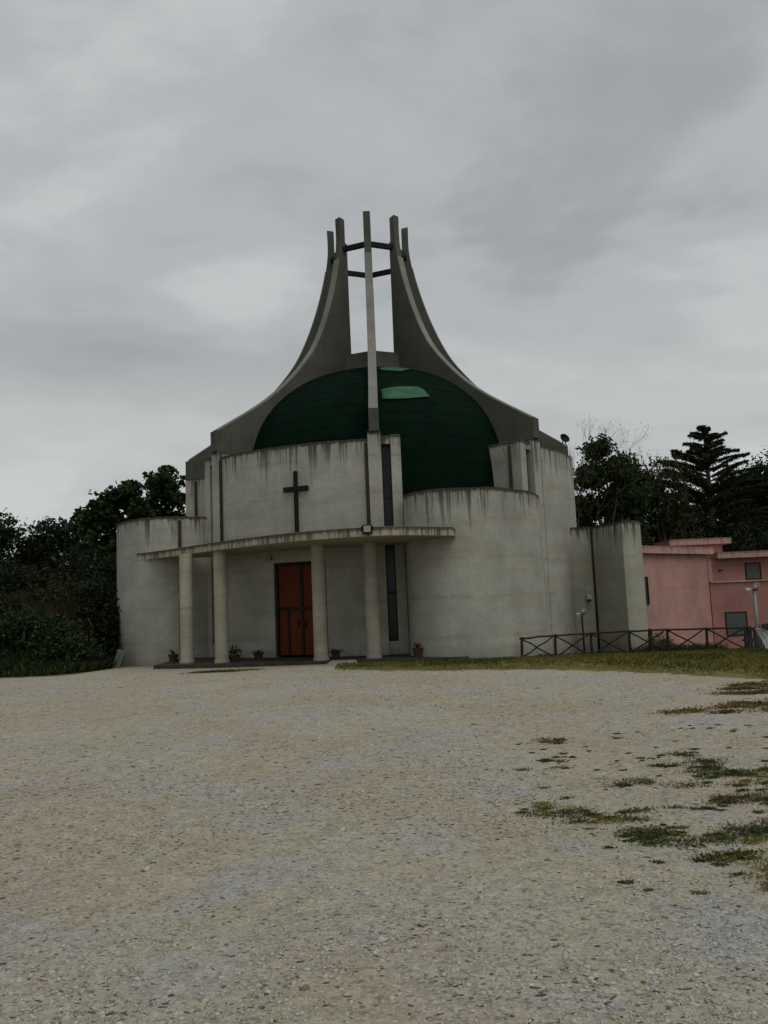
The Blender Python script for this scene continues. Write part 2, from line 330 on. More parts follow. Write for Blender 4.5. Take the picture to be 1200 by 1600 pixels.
# loose stones on the gravel, many in sizes; densest where the lens is near
ico_v = np.array([(0, 0, 1), (.9, 0, .42), (.28, .86, .42), (-.73, .53, .42), (-.73, -.53, .42), (.28, -.86, .42), (.73, .53, -.3), (-.28, .86, -.3), (-.9, 0, -.3), (-.28, -.86, -.3), (.73, -.53, -.3)])
ico_f = np.array([(0, 1, 2), (0, 2, 3), (0, 3, 4), (0, 4, 5), (0, 5, 1), (1, 6, 2), (2, 7, 3), (3, 8, 4), (4, 9, 5), (5, 10, 1), (2, 6, 7), (3, 7, 8), (4, 8, 9), (5, 9, 10), (1, 10, 6)])
def scatter(n, d0, d1, smin, smax, pw, fl=(.28, .6), dark=.22):
    u = rng.random(n); D = 1/(1/d0+(1/d1-1/d0)*u) if pw == 1 else d0+(d1-d0)*u**pw
    Xs = (rng.random(n)*2-1)*(D*.52+.2); keep = grassmask(Xs, D) < .55
    cl_ = vnoise(Xs, D, .9, 11)+.6*vnoise(Xs, D, .3, 12)+.6*vnoise(Xs, D, 2.6, 14); keep &= (cl_+rng.random(n)*1.1-.45) > 0
    Xs, D = Xs[keep], D[keep]; n = len(D)
    s = smin*(smax/smin)**(rng.random(n)**2.4); a = rng.random(n)*6.283
    sc = np.stack([s*(.75+.6*rng.random(n)), s*(.6+.5*rng.random(n)), s*(fl[0]+(fl[1]-fl[0])*rng.random(n))], -1)
    dk = rng.random(n) < dark; sc[dk] *= np.array((1.25, .62, .45))*.8; a[dk] = rng.normal(size=dk.sum())*.5
    v = ico_v[None]*(1+.8*(rng.random((n, 11, 1))-.5))*sc[:, None]; ca, sa = np.cos(a)[:, None], np.sin(a)[:, None]
    x = v[..., 0]*ca-v[..., 1]*sa; y = v[..., 0]*sa+v[..., 1]*ca
    v = np.stack([x+Xs[:, None], y+D[:, None], v[..., 2]+(gzm(Xs, D)+s*.04)[:, None]], -1).reshape(-1, 3)
    f = (ico_f[None]+np.arange(n)[:, None, None]*11).reshape(-1, 3)
    tone = .24+.17*rng.random(n); c = np.stack([tone*1.02, tone, tone*(.78+.2*rng.random(n))], -1)
    c[dk] = np.stack([.045+.06*rng.random(dk.sum())]*3, -1)*np.array([1.1, .98, .78])  # dark flakes: leaf litter, and shadow under stones put into the colour
    rd = rng.random(n) < .006; c[rd] = (.2, .12, .06)
    return v, f, np.repeat(c, 11, 0)
parts = [scatter(46000, 3.0, 14, .005, .016, 1, dark=.24), scatter(2600, 3.2, 18, .012, .027, 1, dark=.5), scatter(16000, 7, 23, .011, .034, .8, dark=.65), scatter(4600, 6.0, 17, .01, .024, 1, dark=1.0)]
vv, ff, cc_, off = [], [], [], 0
for v, f, c in parts: vv.append(v); ff.append(f+off); cc_.append(c); off += len(v)
tag(link('gravel', mesh('gravel', np.concatenate(vv), np.concatenate(ff), cols=np.concatenate(cc_)), M['stone'], kind='stuff'), 'loose pale gravel stones and dark flakes of litter and painted stone shade scattered over the church forecourt', 'gravel')

# ------------------------------------------------------------------ leaves, blades
def leaf_cloud(pts, size, tint, flat=0, asp=.55):
    """one rhombic leaf per point, random attitude"""
    n = len(pts); s = size*(.55+.9*rng.random(n)); d = rng.normal(size=(n, 3)); d[:, 2] *= (1-flat); d /= np.linalg.norm(d, axis=1)[:, None]
    e = rng.normal(size=(n, 3)); e[:, 2] *= (1-flat); e -= d*(e*d).sum(1)[:, None]; e /= np.linalg.norm(e, axis=1)[:, None]+1e-9
    v = np.stack([pts-d*s[:, None]*.5, pts+e*(s*asp*.5)[:, None], pts+d*s[:, None]*.5, pts-e*(s*asp*.5)[:, None]], 1).reshape(-1, 3)
    f = np.arange(n*4).reshape(n, 4); return v, f, np.repeat(tint, 4, 0)
def tints(n, base, var=.35, yellow=.0):
    k = 1-var+2*var*rng.random(n); c = np.array(base)[None]*k[:, None]
    y = rng.random(n) < yellow; c[y] = np.array((.12, .11, .03))*(.6+.6*rng.random(y.sum()))[:, None]; return c
def blades(x, y, h, wd, tint, lean=.5, z=None):
    n = len(x); z = gzm(x, y) if z is None else z; a = rng.random(n)*6.283; l = h*lean*rng.random(n); b2 = rng.random(n)*6.283
    dx, dy = np.cos(a)*wd*.5, np.sin(a)*wd*.5; p = np.stack([x, y, z-.01], -1)
    d = np.stack([dx, dy, 0*dx], -1); tip = p+np.stack([np.cos(b2)*l, np.sin(b2)*l, h], -1); mid = p+(tip-p)*.55+np.stack([0*l, 0*l, h*.08], -1)
    v = np.stack([p-d, p+d, mid+d*.8, tip, mid-d*.8], 1).reshape(-1, 3); f = np.arange(n*5).reshape(n, 5)
    return v, f, np.repeat(tint, 5, 0)
def grass_obj(name, label, parts_, kind='stuff'):
    vv, ff, cc, off = [], [], [], 0
    for v, f, c in parts_: vv.append(v); ff.append(f+off); cc.append(c); off += len(v)
    return tag(link(name, mesh(name, np.concatenate(vv), np.concatenate(ff), cols=np.concatenate(cc)), M['blade'], kind=kind), label, 'grass')
n = 150000; gx = -2.5+rng.random(n)*22; gy = 11+rng.random(n)*17
e = np.interp(gx, EDGE_X, EDGE_Y); dn = gy-e+1.6*(vnoise(gx, gy, 1.1, 5)+.6*vnoise(gx, gy, .4, 6)); k = (dn > .1) & (gx < gy*.52) & (rng.random(n) < np.clip(.35+dn*.25, 0, 1))
k &= ~((gy > 24.6) & (gx < 3.2)); gx, gy, dn = gx[k], gy[k], dn[k]; n = len(gx)
dry = (1.5*vnoise(gx, gy, 1.3, 8)+.8*vnoise(gx, gy, .45, 9)+.3-.075*np.clip(dn-1, -1.2, 5)+rng.random(n)*.3-.1 > .12)
tc_ = np.where(dry[:, None], np.array((.15, .125, .032))*(.5+.8*rng.random(n))[:, None], np.array((.055, .076, .018))*(.6+.8*rng.random(n))[:, None])
hgt = (.02+.055*rng.random(n))*np.clip(.5+dn*.25, .4, 1.3)
grass_obj('grass_verge', 'rough green and yellowing grass verge in front of the rail fence', [blades(gx, gy, hgt, .014+.016*rng.random(n), tc_, .7)])
# low weeds in the gravel, bottom right
wp, lf = [], []; TUFT = []
tr_ = np.random.default_rng(99)
for (px, py, a, c) in PATCH:
    near_ = py < 11; nt_ = int(5+13*a*c/(.3*.3)) if near_ else int(10+26*a*c)
    for _ in range(min(nt_, 60 if a >= .4 else 34)):
        TUFT.append((px+tr_.normal()*a*.6, py+tr_.normal()*c*.6, (.02+.085*tr_.random()**2.4)*(1 if near_ else 1.6)*(.6+.9*min(1, a)), py))
for _ in range(120): TUFT.append((1.3+tr_.random()*3.6, 4.4+tr_.random()**.8*6, .008+.024*tr_.random()**2, 7))
for (px, py, a, pp) in TUFT:
    if px > py*.52: continue
    n = int(70+9000*a*a*2.2); x = px+tr_.normal(size=n)*a*1.25; y = py+tr_.normal(size=n)*a*.6
    k_ = vnoise(np.array([px]), np.array([py]), .9, 23)[0]+tr_.normal()*.12
    base_ = np.array((.17, .15, .035)) if k_ > .06 else (np.array((.09, .065, .025)) if k_ < -.33 else np.array((.05, .064, .016)))
    if 11 < pp < 20: base_ = np.array((.15, .115, .035)) if tr_.random() < .7 else np.array((.08, .06, .02))
    t1 = base_*(.55+.9*tr_.random((n, 1)))
    z = gzm(x, y)+tr_.random(n)**2*min(.035, a*.45)
    lf.append(leaf_cloud(np.stack([x, y, z+.004], -1), .017 if py < 11 else .035, t1, .5, .65))
    m_ = n//5; wp.append(blades(x[:m_], y[:m_], .012+min(.04, a*.5)*rng.random(m_), .004, t1[:m_], .9))
def joinp(ps):
    vv, ff, cc, off = [], [], [], 0
    for v, f, c in ps: vv.append(v); ff.append(f+off); cc.append(c); off += len(v)
    return np.concatenate(vv), np.concatenate(ff), np.concatenate(cc)
v, f, c = joinp(lf); tag(link('clover_patch', mesh('clover_patch', v, f, cols=c), M['blade'], kind='stuff'), 'low dark green clover and moss creeping over the gravel', 'weeds')
v, f, c = joinp(wp); tag(link('weed_blades', mesh('weed_blades', v, f, cols=c), M['blade'], kind='stuff'), 'short sparse grass blades among the clover in the gravel', 'weeds')

# ------------------------------------------------------------------ church
AX = np.array((-.22, 35.0)); RR = 8.45; RW = 8.3
church = thing('church', 'round concrete church with dark green dome and eight sweeping ribs', 'church', (AX[0], AX[1], 0))
def er(az): return np.array((math.sin(az), -math.cos(az), 0))
def et(az): return np.array((math.cos(az), math.sin(az), 0))
def polar(az, r): return AX+er(az)[:2]*r
def wall(name, path, z0, z1, th, mat, parent, jag=.012, inward=None):
    """upright slab along a plan path, outer face on the path; slightly uneven coping"""
    p = [np.array(q[:2], float) for q in path]; n = len(p); v, f, dr = [], [], []
    for i in range(n):
        t_ = p[min(i+1, n-1)]-p[max(i-1, 0)]; t_ /= np.linalg.norm(t_)+1e-9; nrm = np.array((-t_[1], t_[0]))
        if inward is not None and nrm@(np.array(inward)-p[i]) < 0: nrm = -nrm
        q = p[i]+nrm*th; top = z1+random.uniform(-jag, jag); b0 = z0[i] if hasattr(z0, '__len__') else z0
        v += [(*p[i], b0), (*p[i], top), (*q, top), (*q, b0)]; dr += [top-b0, 0, 0, top-b0]
    for i in range(n-1):
        a, b_ = 4*i, 4*i+4
        for j in range(4): f.append((a+j, b_+j, b_+(j+1) % 4, a+(j+1) % 4))
    f += [(0, 1, 2, 3), (4*n-1, 4*n-2, 4*n-3, 4*n-4)]
    me = mesh(name, v, f, attrs={'drop': dr}); o = link(name, me, mat, parent)
    bm_normals(me); return o
import bmesh
def bm_normals(me):
    bm = bmesh.new(); bm.from_mesh(me); bmesh.ops.recalc_face_normals(bm, faces=bm.faces); bm.to_mesh(me); bm.free()
def dropbox(name, mb, mat, parent, ztop, bevel=0):
    bm_ = mb; o = bm_.build(name, mat, parent, bevel=bevel, attrs={'drop': [max(0, ztop-p[2]) for p in bm_.v]}); bm_normals(o.data); return o
C2 = (AX[0], AX[1])
def arc(a0, a1, r, n=24): return [polar(R_(a), r) for a in np.linspace(a0, a1, n)]
# high walls: facade with the doorway, right, and the two behind
ZH, ZL, ZC = 7.25, 5.15, 3.6
DA0, DA1, DTOP = -26.2, -12.6, 3.2
fac = [(wall('facade_wall', arc(-43.6, DA0, RW, 18), -.4, ZH, .35, M['wall'], church, inward=C2)),
       (wall('facade_wall', arc(DA1, -1.7, RW, 14), -.4, ZH, .35, M['wall'], church, inward=C2)),
       (wall('facade_lintel_wall', arc(DA0, DA1, RW, 14), DTOP, ZH, .35, M['wall'], church, inward=C2))]
for a0, a1 in ((46.7, 88.4), (136.7, 178.4), (-133.3, -91.6)):
    wall('high_wall', arc(a0, a1, RW+(.1 if a0 > 0 else 0), 36), -1.2, ZH, .35, M['wall'], church, inward=C2)
# low bowed chapel walls
low_r = spline([(.66, 26.62), (.70, 25.8), (1.1, 25.05), (1.84, 24.6), (2.99, 24.66), (3.8, 25.08), (4.8, 26.2), (5.36, 27.5), (5.62, 28.75)], 7)
low_l = spline([(-6.55, 29.75), (-7.4, 29.25), (-8.15, 29.05), (-9.2, 29.4), (-10.3, 30.75), (-10.7, 32.3), (-10.2, 34.0), (-8.9, 35.0)], 8)
wall('low_wall', low_r, -.6, ZL, .3, M['wall'], church, inward=(3.0, 28))
wall('low_wall', low_l, -.8, ZL, .3, M['wall'], church, inward=(-8.0, 32.4))
def mirror(path, a):      # carry a chapel round the axis by angle a
    ca, sa = math.cos(a), math.sin(a); return [(AX[0]+(p[0]-AX[0])*ca-(p[1]-AX[1])*sa, AX[1]+(p[0]-AX[0])*sa+(p[1]-AX[1])*ca) for p in path]
for a in (93, -177): wall('low_wall', arc(a, a+41, RW-.1, 20), -1.2, 4.2, .3, M['wall'], church, inward=C2)
def fan(path, c, z, name):
    mb = MB(); pts = [(*p[:2],) for p in path]; mb.prism(pts+[c], z-.18, z); o = mb.build(name, M['raw'], church, attrs={'drop': [1.]*len(mb.v)}); bm_normals(o.data)
inset = lambda path, c, k: [np.array(c)+(np.array(p[:2])-np.array(c))*k for p in path]
for pth, c in ((low_r, (2.4, 28.6)), (low_l, (-6.6, 32.6))):
    fan(inset(pth, c, .93), c, 4.8, 'chapel_roof')
for a0, a1 in ((-43, -2), (47, 88), (137, 178), (-133, -92)): fan(arc(a0, a1, RW-.34, 14), polar(R_((a0+a1)/2), 5.2), 6.95, 'flat_roof')
# ribs: sweeping fins on paired piers
OUT = spline([(1.85, 18.65), (1.85, 17.5), (2.02, 16.4), (2.35, 15.1), (2.82, 13.75), (3.42, 12.5), (4.15, 11.53), (5.0, 10.63), (5.85, 9.9), (6.7, 9.3), (7.55, 8.76), (RR-.12, 8.27)], 4)+[np.array((RR-.12, 7.7))]
INN = [(1.55, 18.6), (1.55, 17.3), (1.55, 15.8), (1.54, 14.3), (1.53, 12.9), (1.52, 11.5), (2.0, 11.2), (3.2, 10.5), (4.2, 9.6), (5.0, 8.6), (5.6, 7.9), (5.9, 7.5)]
INN = spline(INN, 4)+[np.array((5.95, 7.49))]
LOWSIDE = {0: 1, -45: -1, 45: -1, -90: 1, 90: 1, 135: -1, -135: -1, 180: 1}
rib_me = None
for az, sgn in LOWSIDE.items():
    a = R_(az); e1, e2 = er(a), et(a)*sgn; c3 = np.array((*AX, 0.))
    v, f, dr = [], [], []; n = len(OUT)
    for (ro, zo), (ri, zi) in zip(OUT, INN):
        for tt in (-.155, .155):
            v += [c3+e1*ro+e2*tt+np.array((0, 0, zo)), c3+e1*ri+e2*tt+np.array((0, 0, zi))]; dr += [2., 3.]
    for i in range(n-1):
        b_, q = 4*i, 4*i+4
        f += [(b_, q, q+2, b_+2), (b_+1, b_+3, q+3, q+1), (b_, b_+1, q+1, q), (b_+2, q+2, q+3, b_+3)]
    f += [(0, 2, 3, 1), (4*n-4, 4*n-3, 4*n-1, 4*n-2)]
    me = mesh('rib', v, f, attrs={'drop': dr}); bm_normals(me); rib = link('rib', me, M['raw'], church)
    bv = rib.modifiers.new('bevel', 'BEVEL'); bv.width = .02; bv.segments = 1; bv.limit_method = 'ANGLE'; bv.angle_limit = R_(60)
    cv_, cf_ = [], []; sel = [(ro, zo) for ro, zo in OUT[:-1] if zo < 16.9]
    for i, (ro, zo) in enumerate(sel):
        q0, q1 = sel[max(i-1, 0)], sel[min(i+1, len(sel)-1)]; tx, tz = q1[0]-q0[0], q1[1]-q0[1]; tl = math.hypot(tx, tz); nx_, nz_ = -tz/tl, tx/tl
        for tt in (-.163, .163):
            for hh_ in (-.02, .028): cv_.append(c3+e1*(ro+nx_*hh_)+e2*tt+np.array((0, 0, zo+nz_*hh_)))
    for i in range(len(sel)-1):
        b_, q = 4*i, 4*i+4
        for j, k_ in ((0, 1), (1, 3), (3, 2), (2, 0)): cf_.append((b_+j, b_+k_, q+k_, q+j))
    cf_ += [(0, 1, 3, 2), (4*len(sel)-4, 4*len(sel)-2, 4*len(sel)-1, 4*len(sel)-3)]
    cme_ = mesh('capping', cv_, cf_, attrs={'drop': [3.]*len(cv_)}); bm_normals(cme_); link('capping', cme_, M['cap'], rib)
    foot = MB().box(c3, e1, e2, (0, 0, 1), (6.0, RR), (-.172, .172), (7.48, 8.24)); dropbox('rib_foot', foot, M['raw'], rib, 8.3, .012)
    pier = MB().box(c3, e1, e2, (0, 0, 1), (5.2, RR-.06), (-.24, .21), (-1, 7.47)); dropbox('pier', pier, M['wall'], church, 7.42, .015)
    p2 = MB().box(c3, e1, e2, (0, 0, 1), (4.6, RR-.16), (.53, .87), (-1, 7.36)); dropbox('pier', p2, M['wall'], church, 7.3, .015)
    li = MB().box(c3, e1, e2, (0, 0, 1), (5.5, RR-.18), (.2105, .5295), (7.05, 7.34)); dropbox('lintel', li, M['wall'], church, 7.3)
    si = MB().box(c3, e1, e2, (0, 0, 1), (7.6, RR-.2), (.2105, .5295), (-1, .42)); dropbox('sill_block', si, M['wall'], church, 4)
    if abs(az) <= 90:
        wn = MB().box(c3, e1, e2, (0, 0, 1), (8.02, 8.05), (.2105, .5295), (.42, 7.05)).build('slit_window', M['glass'], church)
        fr = MB()
        for t0, t1 in ((.211, .245), (.495, .529)): fr.box(c3, e1, e2, (0, 0, 1), (8.0, 8.09), (t0, t1), (.425, 7.045))
        for z0 in (.43, 2.0, 3.55, 5.2, 6.98): fr.box(c3, e1, e2, (0, 0, 1), (8.005, 8.085), (.246, .494), (z0, z0+.06))
        fr.build('frame', M['frame'], wn)
        p0 = c3+e1*(RR-.1)+e2*(-.3)
        if az in (0, -45): MB().tube([p0+(0, 0, -.3), p0+(0, 0, 7.1)], .055, 8).build('downpipe', M['pipe'], church, smooth=True)
        dd = .93; p1 = c3+e1*(RR-.62 if az in (45, -90) else RR-.2)+e2*dd
        zt = 7.2 if az in (45, -90) else 5.0
        MB().tube([p1+(0, 0, 0), p1+(0, 0, zt)], .06, 8).build('downpipe', M['pipe'], church, smooth=True)
MB().tube([(-7.5, 29.15, .0), (-7.5, 29.15, 5.0)], .06, 8).build('downpipe', M['pipe'], church, smooth=True)
# the tie ring between the ribs and the collar at the dome's crown
for i in range(8):
    a, b_ = R_(i*45), R_(i*45+45); p, q = np.array((*polar(a, 1.72), 17.2)), np.array((*polar(b_, 1.72), 17.2)); d = (q-p)/np.linalg.norm(q-p)
    nrm = np.array((-d[1], d[0], 0)); MB().box(p, d, nrm, (0, 0, 1), (.1, np.linalg.norm(q-p)-.1), (-.07, .07), (-.11, .11)).build('tie_bar', M['iron'], church)
col_ = MB(); prof = [(1.5, 12.4), (1.8, 12.4), (1.86, 11.9), (2.0, 11.3), (2.0, 11.2), (1.5, 11.2)]
col_.lathe(prof+[prof[0]], (*AX, 0), 8, cap=False); o = col_.build('crown_collar', M['raw'], church, attrs={'drop': [12.4-p[2] for p in col_.v]}); bm_normals(o.data)
# dome: overlapping courses of green sheet
DP = spline([(7.1, 4.6), (7.08, 5.5), (7.03, 6.4), (6.9, 7.3), (6.6, 8.2), (6.07, 9.1), (5.28, 9.92), (4.25, 10.66), (3.1, 11.24), (1.9, 11.66)], 10)
dome = thing.__call__ if False else None
DPz = np.array([p[1] for p in DP]); DPr = np.array([p[0] for p in DP]); ds = np.concatenate([[0], np.cumsum(np.hypot(np.diff(DPr), np.diff(DPz)))])
def dprof(s): return np.interp(s, ds, DPr), np.interp(s, ds, DPz)
nc = 19; sB = np.linspace(0, ds[-1], nc+1); dome = None
core = MB().lathe([(r-.05, z) for r, z in [dprof(s) for s in np.linspace(0, ds[-1], 26)]]+[(.1, 11.7)], (*AX, 0), 72, cap=False)
dome = core.build('dome', M['dome'], church, smooth=True)
for i in range(nc):
    pr = []
    for k, s in enumerate(np.linspace(sB[i], min(sB[i+1]+.06, ds[-1]), 5)):
        r, z = dprof(s); lift = .01*(1-k/4); pr.append((r+lift, z+lift*.4))
    r, z = dprof(sB[i]); mb = MB().lathe([(r-.03, z)]+pr, (*AX, 0), 96, cap=False)
    mb.build('roof_course', M['dome'], dome, smooth=False)
# two pale green patches laid over the green sheet
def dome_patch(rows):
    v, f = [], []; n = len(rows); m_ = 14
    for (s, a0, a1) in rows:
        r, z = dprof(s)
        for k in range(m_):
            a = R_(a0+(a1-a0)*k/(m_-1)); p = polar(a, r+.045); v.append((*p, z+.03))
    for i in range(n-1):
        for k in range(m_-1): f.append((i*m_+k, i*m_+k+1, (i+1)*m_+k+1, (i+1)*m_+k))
    o = link('roof_patch', mesh('roof_patch', v, f, smooth=True), M['patch'], dome, label='pale green patch'); so_ = o.modifiers.new('solidify', 'SOLIDIFY'); so_.thickness = .02; so_.offset = 1
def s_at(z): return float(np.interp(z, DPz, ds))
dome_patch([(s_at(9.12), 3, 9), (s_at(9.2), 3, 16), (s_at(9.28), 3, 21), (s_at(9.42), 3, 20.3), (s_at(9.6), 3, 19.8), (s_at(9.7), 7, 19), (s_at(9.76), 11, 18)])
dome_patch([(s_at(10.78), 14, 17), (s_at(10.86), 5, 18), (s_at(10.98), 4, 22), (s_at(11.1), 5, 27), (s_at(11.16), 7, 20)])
# portico: plinth, ramp, columns, bowed canopy
pl_front = spline([(-7.7, 26.35), (-5.8, 25.75), (-4.25, 25.4), (-1.9, 24.98), (-1.0, 24.85), (2.3, 24.3)], 5)
pl = MB().prism([tuple(p) for p in pl_front]+[(2.6, 25.2), (.6, 27), (-1.5, 26.95), (-3.6, 27.55), (-6, 29.2), (-7.6, 29.6)], -.5, -.01)
o = pl.build('plinth', M['plinth'], church, bevel=.015); bm_normals(o.data)
rp = MB().prism([(-1.95, 24.45), (-.95, 24.3), (-1.05, 24.86), (-1.8, 24.97)], -.3, [-.08, -.09, .0, .0]); o = rp.build('ramp', M['ramp'], church); bm_normals(o.data)
cmb = MB(); prof = [(.25, 0), (.25, .09), (.222, .1)]
z = .1
while z < 3.5:
    prof += [(.222+random.uniform(-.002, .002), z), (.222+random.uniform(-.002, .002), z+.105), (.2165, z+.112), (.2165, z+.12)]; z += .125
prof += [(.222, 3.62)]
cmb.lathe(prof, (0, 0, 0), 28); cme = mesh('column', cmb.v, cmb.f, attrs={'drop': [9]*len(cmb.v)}); cme.materials.append(M['column'])
for x, y in ((-6.72, 26.85), (-5.44, 26.25), (-2.16, 25.45), (-.5, 25.45)):
    o = bpy.data.objects.new('column', cme); COL.objects.link(o); o.parent = church; o.location = (x-AX[0], y-AX[1], -.015)
fr_ = spline([(-9.15, 29.35), (-8.55, 28.95), (-7.3, 27.7), (-5.05, 25.35), (-2.67, 23.5), (-.55, 22.75), (.6, 22.95), (1.35, 23.4), (2.05, 23.85)], 6)
cpoly = [tuple(p) for p in fr_]+[(2.2, 24.75), (1.0, 25.35), (.8, 26.9), (-1.5, 26.9), (-3.6, 27.5), (-6.05, 29.2), (-8.4, 29.3)]
cp = MB().prism(cpoly, ZC, ZC+.27); dropbox('canopy', cp, M['canopy'], church, ZC+.27, .012)
# door
pa, pb = np.array((*polar(R_(DA0), RW-.16), 0)), np.array((*polar(R_(DA1), RW-.16), 0)); dx = pb-pa; L = np.linalg.norm(dx); dx /= L; dn_ = np.array((dx[1], -dx[0], 0)); UP = np.array((0, 0, 1))
door = MB(); B = lambda x0, x1, y0, y1, z0, z1: door.box(pa, dx, dn_, UP, (x0, x1), (y0, y1), (z0, z1))
zb, zt, H = .05, DTOP-.01, DTOP-.06
B(0, .09, -.05, .1, zb, zt); B(L-.09, L, -.05, .1, zb, zt); B(.0905, L-.0905, -.05, .1, zt-.09, zt)
B(L/2-.05, L/2+.05, -.05, .06, zb, zt-.091); zm = zb+H*.5
B(.0905, L/2-.0505, -.05, .055, zm-.04, zm+.04); B(L/2+.0505, L-.0905, -.05, .055, zm-.04, zm+.04)
B(.4, .48, -.05, .05, zb, zm-.0405); B(L-.48, L-.4, -.05, .05, zb, zm-.0405)
dobj = door.build('door', M['frame'], church, bevel=.006)
for x0, x1, z0, z1 in ((.095, L/2-.055, zm+.045, zt-.095), (L/2+.055, L-.095, zm+.045, zt-.095), (.095, .395, zb, zm-.045), (.485, L/2-.055, zb, zm-.045), (L/2+.055, L-.485, zb, zm-.045), (L-.395, L-.095, zb, zm-.045)):
    MB().box(pa, dx, dn_, UP, (x0, x1), (-.02, .02), (z0, z1)).build('door_panel', M['door'], dobj, bevel=.012)
for s in (-1, 1): MB().box(pa, dx, dn_, UP, (L/2+s*.14-.015, L/2+s*.14+.015), (.0205, .07), (zb+.95, zb+1.2)).build('handle', M['iron'], dobj, bevel=.005)
# wall cross
ca_ = R_(-19.3); c0 = np.array((*polar(ca_, RW+.005), 0)); t3, n3 = et(ca_), er(ca_)
cr = MB().box(c0, t3, n3, UP, (-.06, .06), (0, .11), (3.86, 6.3)).box(c0, t3, n3, UP, (-.46, -.0602), (.004, .106), (5.6, 5.77)).box(c0, t3, n3, UP, (.0602, .46), (.004, .106), (5.6, 5.77))
cr.build('cross', M['cross'], church, bevel=.006)
MB().box((*polar(R_(-27.2), RW+.003), 0), et(R_(-27)), er(R_(-27)), UP, (-.1, .1), (0, .12), (3.3, 3.46)).build('door_lamp', M['grey'], church, bevel=.02)

# ------------------------------------------------------------------ small fittings on the church
fl = thing('floodlight', 'small black floodlight fixed on the edge of the church canopy', 'floodlight', (-.5, 22.72, 3.8))
MB().box((-.5, 22.7, 3.8), (1, 0, 0), (0, 1, 0), UP, (-.14, .14), (-.1, .06), (-.13, .13)).build('housing', M['iron'], fl, bevel=.02)
MB().box((-.5, 22.6, 3.8), (1, 0, 0), (0, 1, 0), UP, (-.1, .1), (-.006, -.001), (-.085, .095)).build('lens', M['lens'], fl)
MB().box((-.5, 22.74, 3.8), (1, 0, 0), (0, 1, 0), UP, (-.17, -.142), (-.02, .02), (-.04, .1)).box((-.5, 22.74, 3.8), (1, 0, 0), (0, 1, 0), UP, (.142, .17), (-.02, .02), (-.04, .1)).box((-.5, 22.74, 3.8), (1, 0, 0), (0, 1, 0), UP, (-.1, .1), (.03, .2), (.072, .1)).build('bracket', M['iron'], fl)
sr = thing('satellite_dish', 'small dark satellite dish on the right end of the church roof', 'satellite dish', (8.05, 35, 8.2))
ds_ = MB().lathe([(.02, .0), (.11, .03), (.19, .08), (.235, .14), (.225, .15), (.18, .1), (.1, .05), (.02, .02)], (0, 0, 0), 20)
rx = Matrix.Rotation(R_(62), 3, 'X') @ Matrix.Rotation(R_(20), 3, 'Y')
ds_.v = [tuple(rx @ Vector(p)+Vector((8.12, 35.1, 8.55))) for p in ds_.v]; ds_.build('dish', M['iron'], sr, smooth=True)
MB().tube([(8.05, 35.05, 8.1), (8.08, 35.05, 8.5)], .025).tube([(8.25, 35.05, 8.1), (8.18, 35.05, 8.48)], .025).build('bracket', M['iron'], sr)
lb = MB(); lb.prism([(-9.98, 28.95), (-9.66, 28.62), (-9.6, 28.7), (-9.92, 29.03)], -.35, .3)
sv = []
for i, p in enumerate(lb.v): sv.append((p[0]+(.16 if p[2] > 0 else 0), p[1]+(.2 if p[2] > 0 else 0), p[2] if p[2] < 0 else (.42 if i % 4 in (0, 3) else .36)))
lb.v = [(x, y, z_) for x, y, z_ in sv]; o = lb.build('stone_slab', M['slab'], None, bevel=.03); bm_normals(o.data); tag(o, 'grey stone slab leaning against the left end of the church wall', 'slab')

# potted plants on the plinth
def pot(loc, r, h, label, kind, seed):
    p = thing('potted_plant', label, 'potted plant', (loc[0], loc[1], -.008), 'potted plants along the church front'); g = np.random.default_rng(seed); c = (loc[0], loc[1], -.008)
    MB().lathe([(r*.72, 0), (r*.95, h*.85), (r*1.08, h*.85), (r*1.08, h), (r*.9, h), (r*.88, h*.92)], c, 18, cap=False).build('pot', M['terracotta'], p, smooth=False)
    MB().lathe([(r*.9, h*.9), (.01, h*.93)], c, 18, cap=False).build('soil', M['soil'], p)
    v, f, cl = [], [], []; nL = {'agave': 16, 'fern': 20, 'bush': 70}[kind]
    for i in range(nL):
        a = g.random()*6.283; ln = {'agave': .3, 'fern': .42, 'bush': .16}[kind]*(.7+.5*g.random()); el = {'agave': 1.0, 'fern': .75, 'bush': g.random()*1.5}[kind]+g.normal()*.2; wd = {'agave': .035, 'fern': .05, 'bush': .05}[kind]
        o_ = np.array((c[0], c[1], c[2]+h*.93)); 
        if kind == 'bush': o_ = o_+g.normal(size=3)*np.array((.11, .11, .07))+(0, 0, .12)
        d = np.array((math.cos(a), math.sin(a), 0)); s = np.array((-math.sin(a), math.cos(a), 0)); b_ = len(v); pts = []
        for k in range(5):
            q = k/4; pt = o_+d*ln*q*math.cos(el)*(1+.25*q)+np.array((0, 0, 1))*(ln*math.sin(el)*q-ln*(.75 if kind == 'fern' else .25)*q*q); ww = wd*(math.sin(math.pi*(.18+.8*q)))
            v += [pt-s*ww*.5, pt+s*ww*.5]
        f += [(b_+2*k, b_+2*k+1, b_+2*k+3, b_+2*k+2) for k in range(4)]; tt = np.array((.03, .05, .022))*(.6+.8*g.random()); cl += [tt]*10
    link('leaves', mesh('leaves', v, f, cols=np.array(cl)), M['leaf'], p, kind='stuff')
pot((-7.35, 27.5), .17, .26, 'spiky plant in a pot left of the leftmost portico column', 'agave', 1)
pot((-5.08, 26.5), .2, .2, 'bushy potted plant at the foot of the second portico column', 'bush', 2)
pot((-4.4, 27.15), .17, .22, 'drooping leafy potted plant beside the left side of the orange door', 'fern', 3)
pot((-1.75, 26.2), .16, .22, 'dark potted plant between the two right portico columns', 'fern', 4)
